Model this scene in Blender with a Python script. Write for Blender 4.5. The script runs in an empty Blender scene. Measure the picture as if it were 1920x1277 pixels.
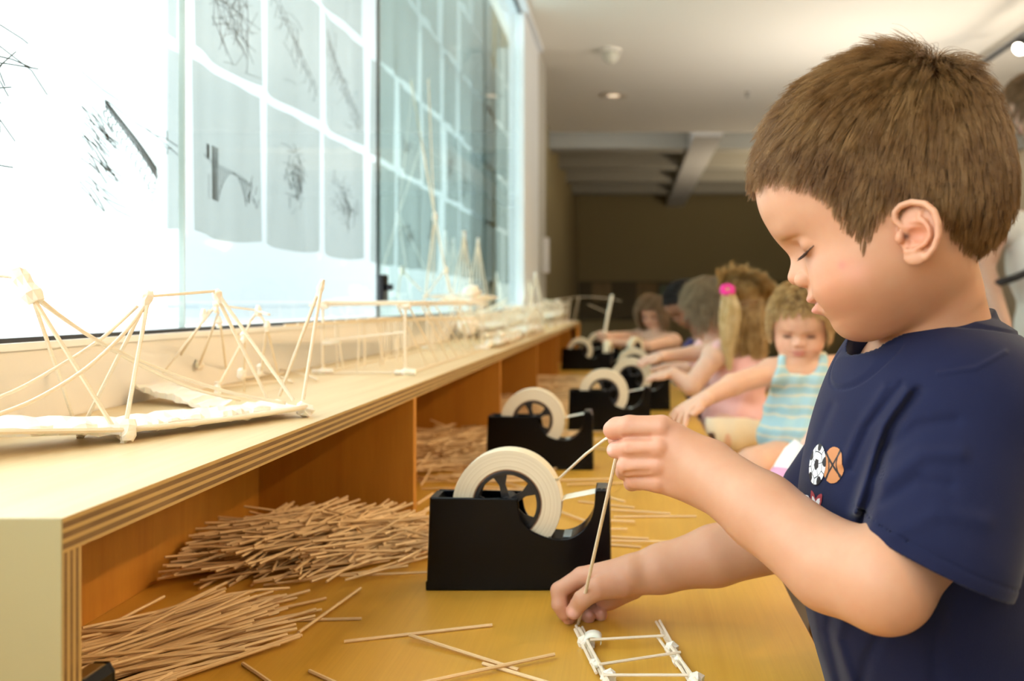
import bpy, bmesh, math, random
import numpy as np
from mathutils import Vector, Matrix
random.seed(7)
C = bpy.context.scene.collection
PI = math.pi
# ------------------------------------------------------------------ camera, world, lamps, exposure
F = 1600.0; VX, VY = 1180.0, 568.0; CZ = 0.866
cam_data = bpy.data.cameras.new('camera')
cam = bpy.data.objects.new('camera', cam_data); C.objects.link(cam)
cam.location = (0, 0, CZ); cam.rotation_euler = (PI/2, 0, 0)
cam_data.sensor_width = 36; cam_data.lens = 30
cam_data.shift_x = -220/1920; cam_data.shift_y = -70.5/1920
cam_data.clip_start = 0.02
cam_data.dof.use_dof = True; cam_data.dof.focus_distance = 0.70; cam_data.dof.aperture_fstop = 5.4
sc = bpy.context.scene
sc.camera = cam
sc.view_settings.view_transform = 'Standard'; sc.view_settings.look = 'None'
sc.view_settings.exposure = 0.0; sc.view_settings.gamma = 1.0
world = bpy.data.worlds.new('sky'); sc.world = world; world.use_nodes = True
bg = world.node_tree.nodes['Background']
bg.inputs[0].default_value = (0.94, 0.98, 1.0, 1); bg.inputs[1].default_value = 5.0

def area(name, loc, size, sizey, energy, color, target, spread=PI):
    d = bpy.data.lights.new(name, 'AREA'); d.shape = 'RECTANGLE'; d.size = size; d.size_y = sizey
    d.energy = energy; d.color = color; d.spread = spread
    o = bpy.data.objects.new(name, d); C.objects.link(o); o.location = loc
    o.rotation_euler = (Vector(target)-Vector(loc)).to_track_quat('-Z', 'Y').to_euler()
    return o
def spot(name, loc, target, energy, color, angle=80, radius=0.04):
    d = bpy.data.lights.new(name, 'SPOT'); d.energy = energy; d.color = color; d.spot_size = math.radians(angle)
    d.spot_blend = 0.6; d.shadow_soft_size = radius
    o = bpy.data.objects.new(name, d); C.objects.link(o); o.location = loc
    o.rotation_euler = (Vector(target)-Vector(loc)).to_track_quat('-Z', 'Y').to_euler()
    return o
WARM = (1.0, 0.64, 0.30)
TRACK_X, TRACK_Z = 2.27, CZ+1.48
TRACK_Y = [-0.6, 1.4, 3.3, 4.97]
AIM = {-0.6: (0.0, 0.7, 0.6), 1.4: (-.35, 1.0, .6), 3.3: (-.3, 2.6, .6), 4.97: (0.2, 4.0, .6)}
for y in TRACK_Y:
    spot('track_light', (TRACK_X-.06, y, TRACK_Z-.06), AIM[y], 62, WARM, 75, .035)
# unseen ceiling panels added as warm fill light (their diffusers are built further down)
FILL_PANELS = [(0.55, -1.1), (3.4, 1.2)]
for i, (x, y) in enumerate(FILL_PANELS):
    area('added_fill_panel_light', (x, y, CZ+1.60), .9, .5, (3.5, 6)[i], (1.0, .83, .62), (x, y, 0))

# unseen uplights added to brighten the ceiling and hall (their bowls are built further down)
UP = [(3.6, 0.2), (3.6, 3.6), (1.5, 5.2), (2.25, 9.5)]; UPZ = [1.0, 1.0, .36, .45]
for i, (x, y) in enumerate(UP):
    area('added_uplight_lamp', (x, y, CZ+UPZ[i]+.02), .5, .5, (95, 150, 22, 60)[i], ((1.0, .86, .68), (1.0, .88, .72), (1.0, .93, .84), (1.0, .84, .62))[i], (x-(.6, .6, .9, .3)[i], y+(0, 0, .5, 1)[i], 5))

# ------------------------------------------------------------------ helpers
def P(px, py, Y):
    return Vector(((px-VX)/F*Y, Y, CZ-(py-VY)/F*Y))
def link(o, parent=None):
    C.objects.link(o)
    if parent is not None: o.parent = parent
    return o
def tag(o, label=None, cat=None, group=None, kind=None):
    if label: o['label'] = label
    if cat: o['category'] = cat
    if group: o['group'] = group
    if kind: o['kind'] = kind
    return o
def thing(name, label, cat, loc=(0, 0, 0), group=None):
    o = bpy.data.objects.new(name, None); o.empty_display_size = .02
    o.location = loc; link(o); return tag(o, label, cat, group)
class MB:
    def __init__(s): s.v = []; s.f = []
    def add(s, vs, fs):
        b = len(s.v); s.v += [tuple(v) for v in vs]; s.f += [tuple(i+b for i in f) for f in fs]; return s
    def box(s, lo, hi, M=None):
        x0, y0, z0 = lo; x1, y1, z1 = hi
        vs = [(x0,y0,z0),(x1,y0,z0),(x1,y1,z0),(x0,y1,z0),(x0,y0,z1),(x1,y0,z1),(x1,y1,z1),(x0,y1,z1)]
        if M is not None: vs = [M @ Vector(v) for v in vs]
        return s.add(vs, [(0,3,2,1),(4,5,6,7),(0,1,5,4),(1,2,6,5),(2,3,7,6),(3,0,4,7)])
    def tube(s, pts, r, n=8, cap=True):
        pts = [Vector(p) for p in pts]; m = len(pts)
        rs = r if hasattr(r, '__len__') else [r]*m
        vs = []; prev = None
        for i, p in enumerate(pts):
            d = (pts[min(i+1, m-1)]-pts[max(i-1, 0)]).normalized()
            if prev is None:
                a = Vector((0, 0, 1)) if abs(d.z) < .9 else Vector((1, 0, 0))
                u = d.cross(a).normalized()
            else:
                u = (prev-d*prev.dot(d)).normalized()
            prev = u; w = d.cross(u)
            for k in range(n):
                t = 2*PI*k/n; vs.append(p+(u*math.cos(t)+w*math.sin(t))*rs[i])
        fs = [(i*n+k, i*n+(k+1) % n, (i+1)*n+(k+1) % n, (i+1)*n+k) for i in range(m-1) for k in range(n)]
        if cap: fs += [tuple(range(n-1, -1, -1)), tuple((m-1)*n+k for k in range(n))]
        return s.add(vs, fs)
    def prism(s, poly, y0, y1, M=None):
        n = len(poly); vs = [(x, y0, z) for x, z in poly]+[(x, y1, z) for x, z in poly]
        if M is not None: vs = [M @ Vector(v) for v in vs]
        fs = [tuple(range(n)), tuple(range(2*n-1, n-1, -1))]+[(i, i+n, (i+1) % n+n, (i+1) % n) for i in range(n)]
        return s.add(vs, fs)
    def build(s, name, mat, parent=None, smooth=False, bevel=0, seg=2):
        me = bpy.data.meshes.new(name); me.from_pydata(s.v, [], s.f)
        bm = bmesh.new(); bm.from_mesh(me); bmesh.ops.recalc_face_normals(bm, faces=bm.faces)
        bm.to_mesh(me); bm.free()
        if smooth:
            for p in me.polygons: p.use_smooth = True
        if mat is not None: me.materials.append(mat)
        o = bpy.data.objects.new(name, me); link(o, parent)
        if bevel:
            m = o.modifiers.new('bevel', 'BEVEL'); m.width = bevel; m.segments = seg; m.limit_method = 'ANGLE'
            m.harden_normals = False
        return o
def place(parent_loc, o):  # children are modelled in world coordinates: shift under an empty at parent_loc
    o.location = -Vector(parent_loc); return o

# ------------------------------------------------------------------ materials
def mat(name, color=(.5, .5, .5), rough=.5, **kw):
    m = bpy.data.materials.new(name); m.use_nodes = True
    p = m.node_tree.nodes['Principled BSDF']
    p.inputs['Base Color'].default_value = (*color, 1); p.inputs['Roughness'].default_value = rough
    for k, v in kw.items():
        p.inputs[k.replace('_', ' ')].default_value = v
    return m
class N:
    def __init__(s, m): s.m = m; s.t = m.node_tree; s.p = s.t.nodes.get('Principled BSDF')
    def node(s, typ, **kw):
        n = s.t.nodes.new(typ)
        for k, v in kw.items():
            if isinstance(v, bpy.types.NodeSocket): s.t.links.new(v, n.inputs[k.replace('_', ' ')])
            elif hasattr(n, k) and k not in n.inputs: setattr(n, k, v)
            else: n.inputs[k.replace('_', ' ')].default_value = v
        return n
    def link(s, a, b): s.t.links.new(a, b)
    def coords(s, scale=(1, 1, 1), kind='Object', rot=(0, 0, 0)):
        tc = s.t.nodes.new('ShaderNodeTexCoord'); mp = s.t.nodes.new('ShaderNodeMapping')
        mp.inputs['Scale'].default_value = scale; mp.inputs['Rotation'].default_value = rot
        s.link(tc.outputs[kind], mp.inputs['Vector']); return mp.outputs[0]
    def noise(s, vec, scale=5, detail=4, rough=.5, dist=0):
        n = s.t.nodes.new('ShaderNodeTexNoise'); s.link(vec, n.inputs['Vector'])
        n.inputs['Scale'].default_value = scale; n.inputs['Detail'].default_value = detail
        n.inputs['Roughness'].default_value = rough; n.inputs['Distortion'].default_value = dist
        return n.outputs['Fac']
    def ramp(s, fac, stops, interp='LINEAR'):
        r = s.t.nodes.new('ShaderNodeValToRGB'); s.link(fac, r.inputs[0]); cr = r.color_ramp; cr.interpolation = interp
        while len(cr.elements) < len(stops): cr.elements.new(.5)
        for e, (p, c) in zip(cr.elements, stops): e.position = p; e.color = (*c, 1)
        return r.outputs[0]
    def mix(s, fac, a, b, mode='MIX'):
        n = s.t.nodes.new('ShaderNodeMix'); n.data_type = 'RGBA'; n.blend_type = mode
        for inp, v in ((n.inputs[0], fac), (n.inputs[6], a), (n.inputs[7], b)):
            if isinstance(v, bpy.types.NodeSocket): s.link(v, inp)
            elif hasattr(v, '__len__'): inp.default_value = (*v, 1)
            else: inp.default_value = v
        return n.outputs[2]
    def bump(s, h, strength=.2, dist=.001):
        b = s.t.nodes.new('ShaderNodeBump'); s.link(h, b.inputs['Height'])
        b.inputs['Strength'].default_value = strength; b.inputs['Distance'].default_value = dist
        s.link(b.outputs[0], s.p.inputs['Normal']); return b
def wood(name, c0, c1, stretch=(14, .8, 14), rough=.38, coat=.25):
    m = mat(name, c0, rough); n = N(m); v = n.coords(stretch)
    f = n.noise(v, 2.2, 5, .6, .6); f2 = n.noise(n.coords((stretch[0]*9, stretch[1]*3, stretch[2]*9)), 3, 3, .6)
    col = n.ramp(f, [(.3, c0), (.55, tuple((a+b)/2 for a, b in zip(c0, c1))), (.72, c1)])
    col = n.mix(n.ramp(f2, [(.35, (0, 0, 0)), (.75, (.35,)*3)]), col, tuple(x*.86 for x in c1))
    n.link(col, n.p.inputs['Base Color']); n.p.inputs['Coat Weight'].default_value = coat
    n.p.inputs['Coat Roughness'].default_value = .3
    n.bump(f2, .06, .0006); return m
M_desk = wood('desk_plywood', (.66, .375, .050), (.57, .30, .030), rough=.40, coat=.10)
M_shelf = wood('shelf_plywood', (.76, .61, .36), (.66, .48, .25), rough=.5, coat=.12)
M_shelf_in = wood('plywood_shade_toned', (.54, .245, .025), (.43, .165, .012), stretch=(14, 14, .8), rough=.55, coat=0)  # same plywood; shade and orange bounce below the shelf put into its colour
def ply_edge(name, axis, z0, thick, layers=7):
    m = mat(name, (.5, .35, .15), .65); n = N(m)
    tc = n.t.nodes.new('ShaderNodeTexCoord'); sp = n.t.nodes.new('ShaderNodeSeparateXYZ')
    n.link(tc.outputs['Object'], sp.inputs[0])
    mr = n.t.nodes.new('ShaderNodeMapRange'); n.link(sp.outputs[axis], mr.inputs[0])
    mr.inputs[1].default_value = z0; mr.inputs[2].default_value = z0+thick
    stops = []; a, b = (.50, .35, .13), (.14, .078, .026)
    for i in range(layers):
        c = a if i % 2 == 0 else b
        stops += [(i/layers+.004, c)]
        if i < layers-1: stops += [((i+1)/layers-.012, tuple(x*.55 for x in b))] if i % 2 == 0 else []
    col = n.ramp(mr.outputs[0], stops, 'CONSTANT')
    f = n.noise(n.coords((30, 6, 30)), 3, 3)
    col = n.mix(n.ramp(f, [(.3, (0, 0, 0)), (.7, (.35,)*3)]), col, (.42, .27, .11))
    n.link(n.mix(.35, col, col, 'MIX'), n.p.inputs['Base Color']); return m
M_edge_top = ply_edge('plywood_edge_layers', 2, CZ-.137, .020)
M_edge_end = ply_edge('plywood_end_layers', 1, .464, .017)
M_white = mat('white_paint', (.80, .77, .72), .6)
M_post = mat('white_window_reveal', (.80, .84, .88), .5)
M_ceil = mat('ceiling_paint', (.82, .78, .70), .8)
M_olive = mat('olive_wall_paint', (.30, .235, .11), .8)
M_black = mat('black_plastic', (.0010, .0014, .0026), .24, Specular_IOR_Level=.22)
M_hub = mat('black_hub_plastic', (.012, .013, .016), .35)
M_tape = mat('masking_tape', (.80, .73, .57), .55)
M_tapeW = mat('white_tape', (.86, .82, .72), .5, Subsurface_Weight=.2, Subsurface_Scale=.003)
M_steel = mat('steel', (.65, .66, .68), .25, Metallic=1.0)
M_dark = mat('dark_frame', (.03, .035, .04), .4)
def stick_mat(name, c0, c1):
    m = mat(name, c0, .6); n = N(m)
    oi = n.t.nodes.new('ShaderNodeObjectInfo')
    f = n.noise(n.coords((40, 40, 400)), 3, 2)
    col = n.mix(oi.outputs['Random'], c0, c1); col = n.mix(n.ramp(f, [(.4, (0, 0, 0)), (.7, (.3,)*3)]), col, tuple(x*.8 for x in c1))
    n.link(col, n.p.inputs['Base Color']); return m
M_stick = stick_mat('basswood_stick', (.86, .64, .36), (.75, .52, .26))
M_stick_pale = stick_mat('pale_stick', (.84, .76, .61), (.80, .69, .52))
QUICK = False
# ------------------------------------------------------------------ the setting
XG = -.60                       # glass plane
XW = -.58                       # sill wall plane
HS, HD = .117, .314             # shelf top and desk top below the camera
def struct(name, mb, m, **kw):
    o = mb.build(name, m, **kw); return tag(o, kind='structure')
M_floor = mat('floor_carpet', (.16, .13, .10), .9)
struct('floor', MB().box((-.75, -3.2, -.05), (5, 14.4, 0)), M_floor)
struct('wall_left', MB().box((-.75, -3.2, 0), (XW, 5.46, CZ-.045)), M_white)
struct('trim_1', MB().box((-.75, -3.2, CZ-.045), (XW+.004, 5.46, CZ-.038)), mat('sill_white', (.9, .9, .88), .4))
struct('trim_2', MB().box((-.62, -3.2, CZ-.038), (XW-.006, 4.72, CZ-.0335)), M_dark)
struct('trim_3', MB().box((-.70, -3.2, CZ+1.60), (XW+.03, 5.46, CZ+1.66)), M_post)
struct('wall_right', MB().box((4.2, -3.2, 0), (4.3, 14.4, CZ+2.2)), mat('right_wall_paint', (.50, .42, .30), .8))
struct('wall_back', MB().box((-.7, -3.3, 0), (4.3, -3.2, CZ+1.7)), mat('rear_wall_paint', (.62, .54, .42), .8))
wm = MB().box((-.66, 4.70, CZ-.04), (XW, 5.46, CZ+1.63)); struct('wall_window_end', wm, M_post)
struct('wall_corner', MB().box((-.85, 5.46, 0), (XW+.004, 5.87, CZ+1.63)), mat('grey_wall_paint', (.50, .49, .44), .7))
struct('ceiling', MB().box((-.75, -3.3, CZ+1.63), (4.3, 8.15, CZ+1.75)), M_ceil)
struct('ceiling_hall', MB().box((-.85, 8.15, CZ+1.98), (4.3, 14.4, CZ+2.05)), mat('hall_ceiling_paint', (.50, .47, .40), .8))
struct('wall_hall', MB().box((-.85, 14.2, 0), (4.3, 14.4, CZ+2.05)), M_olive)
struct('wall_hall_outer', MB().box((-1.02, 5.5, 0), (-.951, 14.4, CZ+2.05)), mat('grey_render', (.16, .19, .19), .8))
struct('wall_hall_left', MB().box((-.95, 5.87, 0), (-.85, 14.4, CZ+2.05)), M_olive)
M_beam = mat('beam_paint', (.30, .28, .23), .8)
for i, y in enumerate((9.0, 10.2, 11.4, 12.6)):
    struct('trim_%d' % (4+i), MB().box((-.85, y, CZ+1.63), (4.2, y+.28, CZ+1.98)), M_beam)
struct('trim_8', MB().box((.62, 8.2, CZ+1.60), (.90, 14.2, CZ+1.98)), mat('duct_paint', (.55, .53, .50), .8))
# pinboard band and pictures on the far wall
tag(MB().box((-.84, 14.12, CZ-.28), (4.1, 14.198, CZ+.36)).build('pinboard', mat('dark_pinboard', (.13, .10, .055), .9)),
    'long dark pinboard band low on the far olive wall', 'pinboard')
for i, (x0, x1, z0, z1, c, lab) in enumerate((
        (-.62, -.30, .02, .33, (.36, .25, .12), 'plain tan poster near the left end of the far pinboard'),
        (.12, .46, -.02, .33, (.33, .22, .10), 'narrow brown poster on the far pinboard left of the small girl'),
        (.50, 1.15, .05, .29, (.20, .24, .16), 'greenish poster on the far pinboard above the small girl'),
        (1.25, 1.60, .0, .25, (.28, .22, .08), 'olive yellow poster on the far pinboard above the dark haired boy'),
        (2.7, 3.3, .0, .26, (.30, .24, .11), 'ochre poster at the right part of the far pinboard'))):
    n_ = mat('poster_paper', c, .8); q = N(n_)
    q.link(q.mix(q.noise(q.coords((6, 6, 6)), 2, 2), c, tuple(v*.5 for v in c)), q.p.inputs['Base Color'])
    tag(MB().box((x0, 14.105, CZ+z0), (x1, 14.12, CZ+z1)).build('poster', n_), lab, 'poster', 'posters on the far pinboard')
# outside
M_ext = mat('pale_concrete', (.40, .44, .44), .9)
struct('wall_exterior', MB().box((-5.2, 9.58, -1), (-5, 60, 22)), M_ext)
struct('terrace', MB().box((-30, -12, -.35), (-.75, 34, -.3)), mat('pale_terrace_paving', (.72, .75, .78), .9))
struct('added_sky_shade', MB().box((-5, 13.5, CZ+6.5), (-.4, 60, CZ+6.7)), M_ext)  # unseen roof added to dim the far part of the exterior wall
rail = MB().box((-3.0, -3, CZ-.032), (-2.97, 12, CZ-.012))
tag(rail.build('terrace_handrail', mat('blue_grey_rail', (.30, .38, .42), .5)), 'thin blue grey handrail outside the window at sill height', 'handrail')
# glass panes
def glass(name, tint, refl=.9, dirt=0.0):
    m = bpy.data.materials.new(name); m.use_nodes = True; t = m.node_tree; t.nodes.clear()
    o = t.nodes.new('ShaderNodeOutputMaterial'); tr = t.nodes.new('ShaderNodeBsdfTransparent'); tr.inputs[0].default_value = (*tint, 1)
    gl = t.nodes.new('ShaderNodeBsdfGlossy'); gl.inputs['Roughness'].default_value = .004; gl.inputs[0].default_value = (refl,)*3+(1,)
    fr = t.nodes.new('ShaderNodeFresnel'); fr.inputs[0].default_value = 1.45
    mx = t.nodes.new('ShaderNodeMixShader'); ge = t.nodes.new('ShaderNodeNewGeometry'); mt = t.nodes.new('ShaderNodeMath'); mt.operation = 'SUBTRACT'; mt.inputs[0].default_value = 1; t.links.new(ge.outputs['Backfacing'], mt.inputs[1])
    mu = t.nodes.new('ShaderNodeMath'); mu.operation = 'MULTIPLY'; t.links.new(fr.outputs[0], mu.inputs[0]); t.links.new(mt.outputs[0], mu.inputs[1]); t.links.new(mu.outputs[0], mx.inputs[0])
    t.links.new(tr.outputs[0], mx.inputs[1]); t.links.new(gl.outputs[0], mx.inputs[2])
    t.links.new(mx.outputs[0], o.inputs[0]); return m
G1 = glass('clear_glass', (.97, .99, .985)); G2 = glass('green_glass', (.80, .88, .86))
ys = [-3.2, 1.15, 2.06, 3.58, 4.70]
for i in range(4):
    a, b = ys[i]+.002, ys[i+1]-.002
    x = XG if i < 2 else XG-.004
    w = struct('window_%d' % (i+1), MB().box((x-.006, a, CZ-.034), (x, b, CZ+1.61)), G1 if i < 2 else G2)
    if i >= 1:   # dark or pale edge of the pane
        t_ = (.0, .0015, .0045, .004)[i]
        MB().box((x-.007, a-.003, CZ-.034), (x+.001, a-.003+t_, CZ+1.61)).build('pane_edge', mat('pane_edge', ((0,)*3, (.45, .55, .53), (.02, .04, .04), (.10, .15, .15))[i], .3), w)
la = MB().box((XG+.001, 2.035, CZ+.005), (XG+.014, 2.075, CZ+.068)).box((XG+.012, 2.048, CZ+.03), (XG+.03, 2.062, CZ+.045)).build('window_latch', M_black, bpy.data.objects['window_3'], bevel=.002)
struct('trim_9', MB().box((XG-.01, -3.2, CZ+1.595), (XG+.006, 4.70, CZ+1.605)), M_dark)

# the hanging sheets with bridge drawings
XS = .66; XB = -XS
def sheet_mat():
    m = bpy.data.materials.new('sheer_sheet'); m.use_nodes = True; t = m.node_tree; t.nodes.clear(); n = N(m)
    o = t.nodes.new('ShaderNodeOutputMaterial')
    f = n.noise(n.coords((3, 9, .6)), 2.0, 4)
    col = n.ramp(f, [(.3, (.42, .48, .48)), (.7, (.60, .66, .66))])
    tr = t.nodes.new('ShaderNodeBsdfTransparent'); t.links.new(col, tr.inputs[0])
    tl = t.nodes.new('ShaderNodeBsdfTranslucent'); tl.inputs[0].default_value = (.35, .38, .37, 1)
    df = t.nodes.new('ShaderNodeBsdfDiffuse'); df.inputs[0].default_value = (.5, .53, .5, 1)
    m1 = t.nodes.new('ShaderNodeMixShader'); m1.inputs[0].default_value = .5; t.links.new(tl.outputs[0], m1.inputs[1]); t.links.new(df.outputs[0], m1.inputs[2])
    m2 = t.nodes.new('ShaderNodeMixShader'); m2.inputs[0].default_value = .42; t.links.new(tr.outputs[0], m2.inputs[1]); t.links.new(m1.outputs[0], m2.inputs[2])
    t.links.new(m2.outputs[0], o.inputs[0]); return m
M_sheet = sheet_mat()
M_ink = mat('graphite_lines', (.03, .035, .03), .8)
banner = thing('drawing_banner', 'hanging rows of sheer grey sheets with pencil bridge drawings beyond the glass', 'hanging sheets', (XB, 3, CZ+1))
rb = random.Random(3)
def strokes_arch(w, h):     # bridge with towers and a big arch
    s = []
    for k in range(9): s.append([(.30+.012*k, .25), (.30+.012*k+rb.uniform(-.006, .006), .78)])
    for k in range(5): s.append([(.18+.012*k, .62), (.18+.012*k, .76)])
    s.append([(.12, .62), (.3, .60), (.5, .585), (.7, .55), (.88, .47)]); s.append([(.12, .64), (.3, .62), (.5, .605), (.7, .57), (.88, .49)])
    s.append([(.40+.4*t, .25+.33*math.sin(PI*min(1, t*1.0))**.8) for t in [i/12 for i in range(13)]])
    for k in range(16):
        x = .42+.37*k/15; y1 = .25+.33*math.sin(PI*(x-.40)/.4)**.8; s.append([(x, y1), (x, .59-.05*(k/15))])
    for k in range(14): x = .80+rb.uniform(0, .14); y = rb.uniform(.22, .5); s.append([(x, y), (x+rb.uniform(-.03, .03), y+.1)])
    for k in range(12): y = .24+.02*k; s.append([(.20, y), (.24, y+.005)])
    return s
def strokes_pier(w, h):
    s = [[(.1, .97), (.3, .93), (.42, .91), (.6, .80), (.74, .72), (.85, .72), (.98, .66)], [(.35, .86), (.55, .78), (.75, .72), (.98, .58)]]
    def path(t): return (.33+.44*t, .82-.47*t**1.15)
    for off in (0, .012, .03): s.append([(path(t/14)[0]+off*.6, path(t/14)[1]+off) for t in range(15)])
    for k in range(46):
        x, y = path(k/46); hh = .035+.05*k/46; s.append([(x, y+.01), (x+.004, y+.01+hh)])
        if k % 2 == 0: s.append([(x-.004, y+.012+hh*.6), (x+.03, y+.0+hh*.6)])
    for k in range(11):
        t = k/11; x, y = path(t); a = .018+.030*t
        s.append([(x, y-.01), (x+a*.9, y-.02), (x+a*.5, y-.02-a*1.5), (x-a*.7, y-.02-a*1.4), (x-a*.9, y-.03-a*2.6), (x, y-.045-a*2.9)])
    for k in range(46):
        y = .76-rb.random()*.66; x = .06+rb.random()*.3; L = rb.uniform(.07, .26); x1 = min(x+L, .30+.44*(.86-y)*1.3); sl = -rb.uniform(.02, .14)*L/.15
        if x1-x > .03: s.append([(x, y), ((x+x1)/2, y+sl*.4), (x1, y+sl)])
    s += [[(.86, .79), (.865, .70)], [(.82, .66), (.86, .63), (.90, .645)], [(.865, .62), (.862, .58)]]
    for k in range(10): s.append([(.70+rb.uniform(0, .05), .12+.02*k), (.72+rb.uniform(0, .06), .125+.02*k)])
    return s
def strokes_tangle(cx, cy, rx, ry, n, slope=0):
    s = []
    for k in range(n):
        x = cx+rb.gauss(0, .45)*rx; y = cy+rb.gauss(0, .45)*ry+(x-cx)*slope; a = rb.choice([0, 0, PI/2, .6, -.6])+rb.gauss(0, .2)
        L = rb.uniform(.2, .7)*min(rx, ry); s.append([(x-L*math.cos(a), y-L*math.sin(a)), (x+L*.1, y+.01), (x+L*math.cos(a), y+L*math.sin(a))])
    return s
def strokes_truss(n=10):
    s = [[(.08, .80), (.35, .62), (.62, .40), (.92, .20)], [(.08, .86), (.35, .68), (.62, .46), (.92, .26)]]
    for k in range(n):
        t = k/n; x = .1+.8*t; y = .79-.6*t; s.append([(x, y), (x+.02, y+.07)]); s.append([(x, y-.12), (x+.05, y+.0)])
    return s+strokes_tangle(.5, .45, .35, .25, 14, -.6)
ROWS = [(.165, .555), (.585, .955), (.985, 1.36), (1.39, 1.76), (1.79, 2.16)]
COLS = [1.04, 1.48, 1.916, 2.32, 2.76, 3.20, 3.66, 4.08, 4.50, 4.98, 5.42, 5.86, 6.3, 6.74, 7.05]
GAPS = {3.20: .13, 4.50: .12, 1.916: .02, 2.32: .035}
ncell = 0
for r, (z0, z1) in enumerate(ROWS):
    for c in range(len(COLS)-1):
        y0 = (COLS[c]+GAPS.get(COLS[c], .018))*XS; y1 = (COLS[c+1]-.012)*XS
        za, zb = CZ+z0*XS, CZ+z1*XS
        # gently billowing sheet with its own thickness
        ny, nz = 14, 8; mb = MB(); vs = []
        ph = rb.random()*6
        for side in (0, 1):
            for j in range(nz+1):
                for i in range(ny+1):
                    u, v = i/ny, j/nz
                    bx = .007*math.sin(u*PI*2+ph)*(1-v*.6)+.003*math.sin(u*11+ph)
                    sag = -.008*math.sin(PI*u)*(1 if r == 0 else .4)*(1-v)
                    vs.append((XB+bx-side*.0006, y0+(y1-y0)*u, za+(zb-za)*v+sag))
        n1 = (ny+1)*(nz+1); fs = []
        for side in (0, 1):
            for j in range(nz):
                for i in range(ny):
                    a = side*n1+j*(ny+1)+i; fs.append((a, a+1, a+ny+2, a+ny+1))
        mb.add(vs[:n1], fs[:ny*nz])
        sh = mb.build('sheet', M_sheet, banner, smooth=True); place(banner.location, sh)
        ink = None
        if r == 0:
            ink = [strokes_tangle(.55, .55, .30, .5, 60), strokes_pier(1, 1), strokes_arch(1, 1), strokes_tangle(.5, .55, .16, .2, 60), strokes_tangle(.5, .5, .3, .18, 55, -.2),
                   None, strokes_tangle(.5, .4, .3, .12, 40), strokes_tangle(.5, .5, .2, .2, 30), None, strokes_tangle(.5, .4, .3, .3, 40), strokes_tangle(.5, .4, .3, .3, 40), None, None, None][c]
        elif r == 1:
            ink = [None, None, strokes_tangle(.55, .5, .33, .5, 80, -.3), strokes_truss(), strokes_truss(14), None, strokes_tangle(.4, .3, .3, .1, 25), None, strokes_tangle(.5, .5, .3, .3, 40), strokes_tangle(.5, .5, .3, .3, 40), None, None, None, None][c]
        if ink:
            im = MB()
            if r == 0 and c == 1: ink = [[(a, b*.62+.05) for a, b in st] for st in ink]
            if r == 0 and c == 2: ink = [[(a, .235+(b-.25)*.61) for a, b in st] for st in ink]
            for st in ink:
                pts = []
                for (a, b) in st:
                    a = min(.97, max(.03, a)); b = min(.95, max(.05, b))
                    bx = .007*math.sin(a*PI*2+ph)*(1-b*.6)+.003*math.sin(a*11+ph)
                    pts.append((XB+bx+.0012, y0+(y1-y0)*a, za+(zb-za)*b-.008*math.sin(PI*a)*(1 if r == 0 else .4)*(1-b)))
                im.tube(pts, .00042 if c > 1 else .00065, 4)
            ik = im.build('ink_drawing', M_ink, sh)

# ------------------------------------------------------------------ desk and shelf
deskp = [(-.575, -.6), (.168, -.6), (.172, .9), (.183, 1.3), (.19, 3.0), (.15, 3.7), (.03, 4.25), (-.14, 4.9), (-.30, 5.45), (-.575, 5.62)]
desk = thing('craft_table', 'long honey plywood craft table in front of the window shelf', 'table', (0, 2.5, 0))
dm = MB(); n = len(deskp)
dm.add([(x, y, CZ-HD-.022) for x, y in deskp]+[(x, y, CZ-HD) for x, y in deskp],
       [tuple(range(n-1, -1, -1)), tuple(range(n, 2*n))]+[(i, (i+1) % n, (i+1) % n+n, i+n) for i in range(n)])
place(desk.location, dm.build('table_top', M_desk, desk, bevel=.002))
for (x, y) in ((-.5, -.5), (-.5, 2.0), (-.5, 4.6), (.05, -.5), (.05, 2.0), (.05, 4.2)):
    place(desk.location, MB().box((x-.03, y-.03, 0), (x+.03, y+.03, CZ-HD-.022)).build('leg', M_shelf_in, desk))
shelf = thing('display_shelf', 'low plywood shelf carrying the stick bridges, standing on the craft table below the window', 'shelf', (-.45, 2.9, CZ-HD))
XF = -.308
zt, zb = CZ-HS, CZ-HS-.0195
SY0, SY1 = .464, 5.46
# top board with a rounded far corner, laminated edge
def board(poly, za, zb_, m_top, m_side, name, parent):
    me = bpy.data.meshes.new(name); n = len(poly)
    me.from_pydata([(x, y, za) for x, y in poly]+[(x, y, zb_) for x, y in poly], [],
                   [tuple(range(n-1, -1, -1)), tuple(range(n, 2*n))]+[(i, (i+1) % n, (i+1) % n+n, i+n) for i in range(n)])
    me.materials.append(m_top); me.materials.append(m_side)
    for k, p in enumerate(me.polygons): p.material_index = 0 if k < 2 else 1
    o = bpy.data.objects.new(name, me); link(o, parent); return o
arc = [(XF-.09+.09*math.cos(t), SY1-.09+.09*math.sin(t)) for t in [i*PI/2/8 for i in range(9)]]
poly = [(XW+.001, SY0), (XF, SY0)]+arc+[(XW+.001, SY1)]
tb = board(poly, zb, zt, M_shelf, M_edge_top, 'top_board', shelf)
ve = tb.data; tb.location = -shelf.location
ep = MB().box((XW+.002, SY0, CZ-HD+.0005), (XF-.0008, SY0+.017, zb-.0003)).build('end_panel', None, shelf)
ep.data.materials.append(mat('end_plywood_shade_toned', (.42, .39, .22), .6)); ep.data.materials.append(M_edge_end)  # shelf plywood toned down, the end's weaker light put into its colour
place(shelf.location, ep)
for p in ep.data.polygons:
    if p.normal.x > .9: p.material_index = 1
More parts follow.
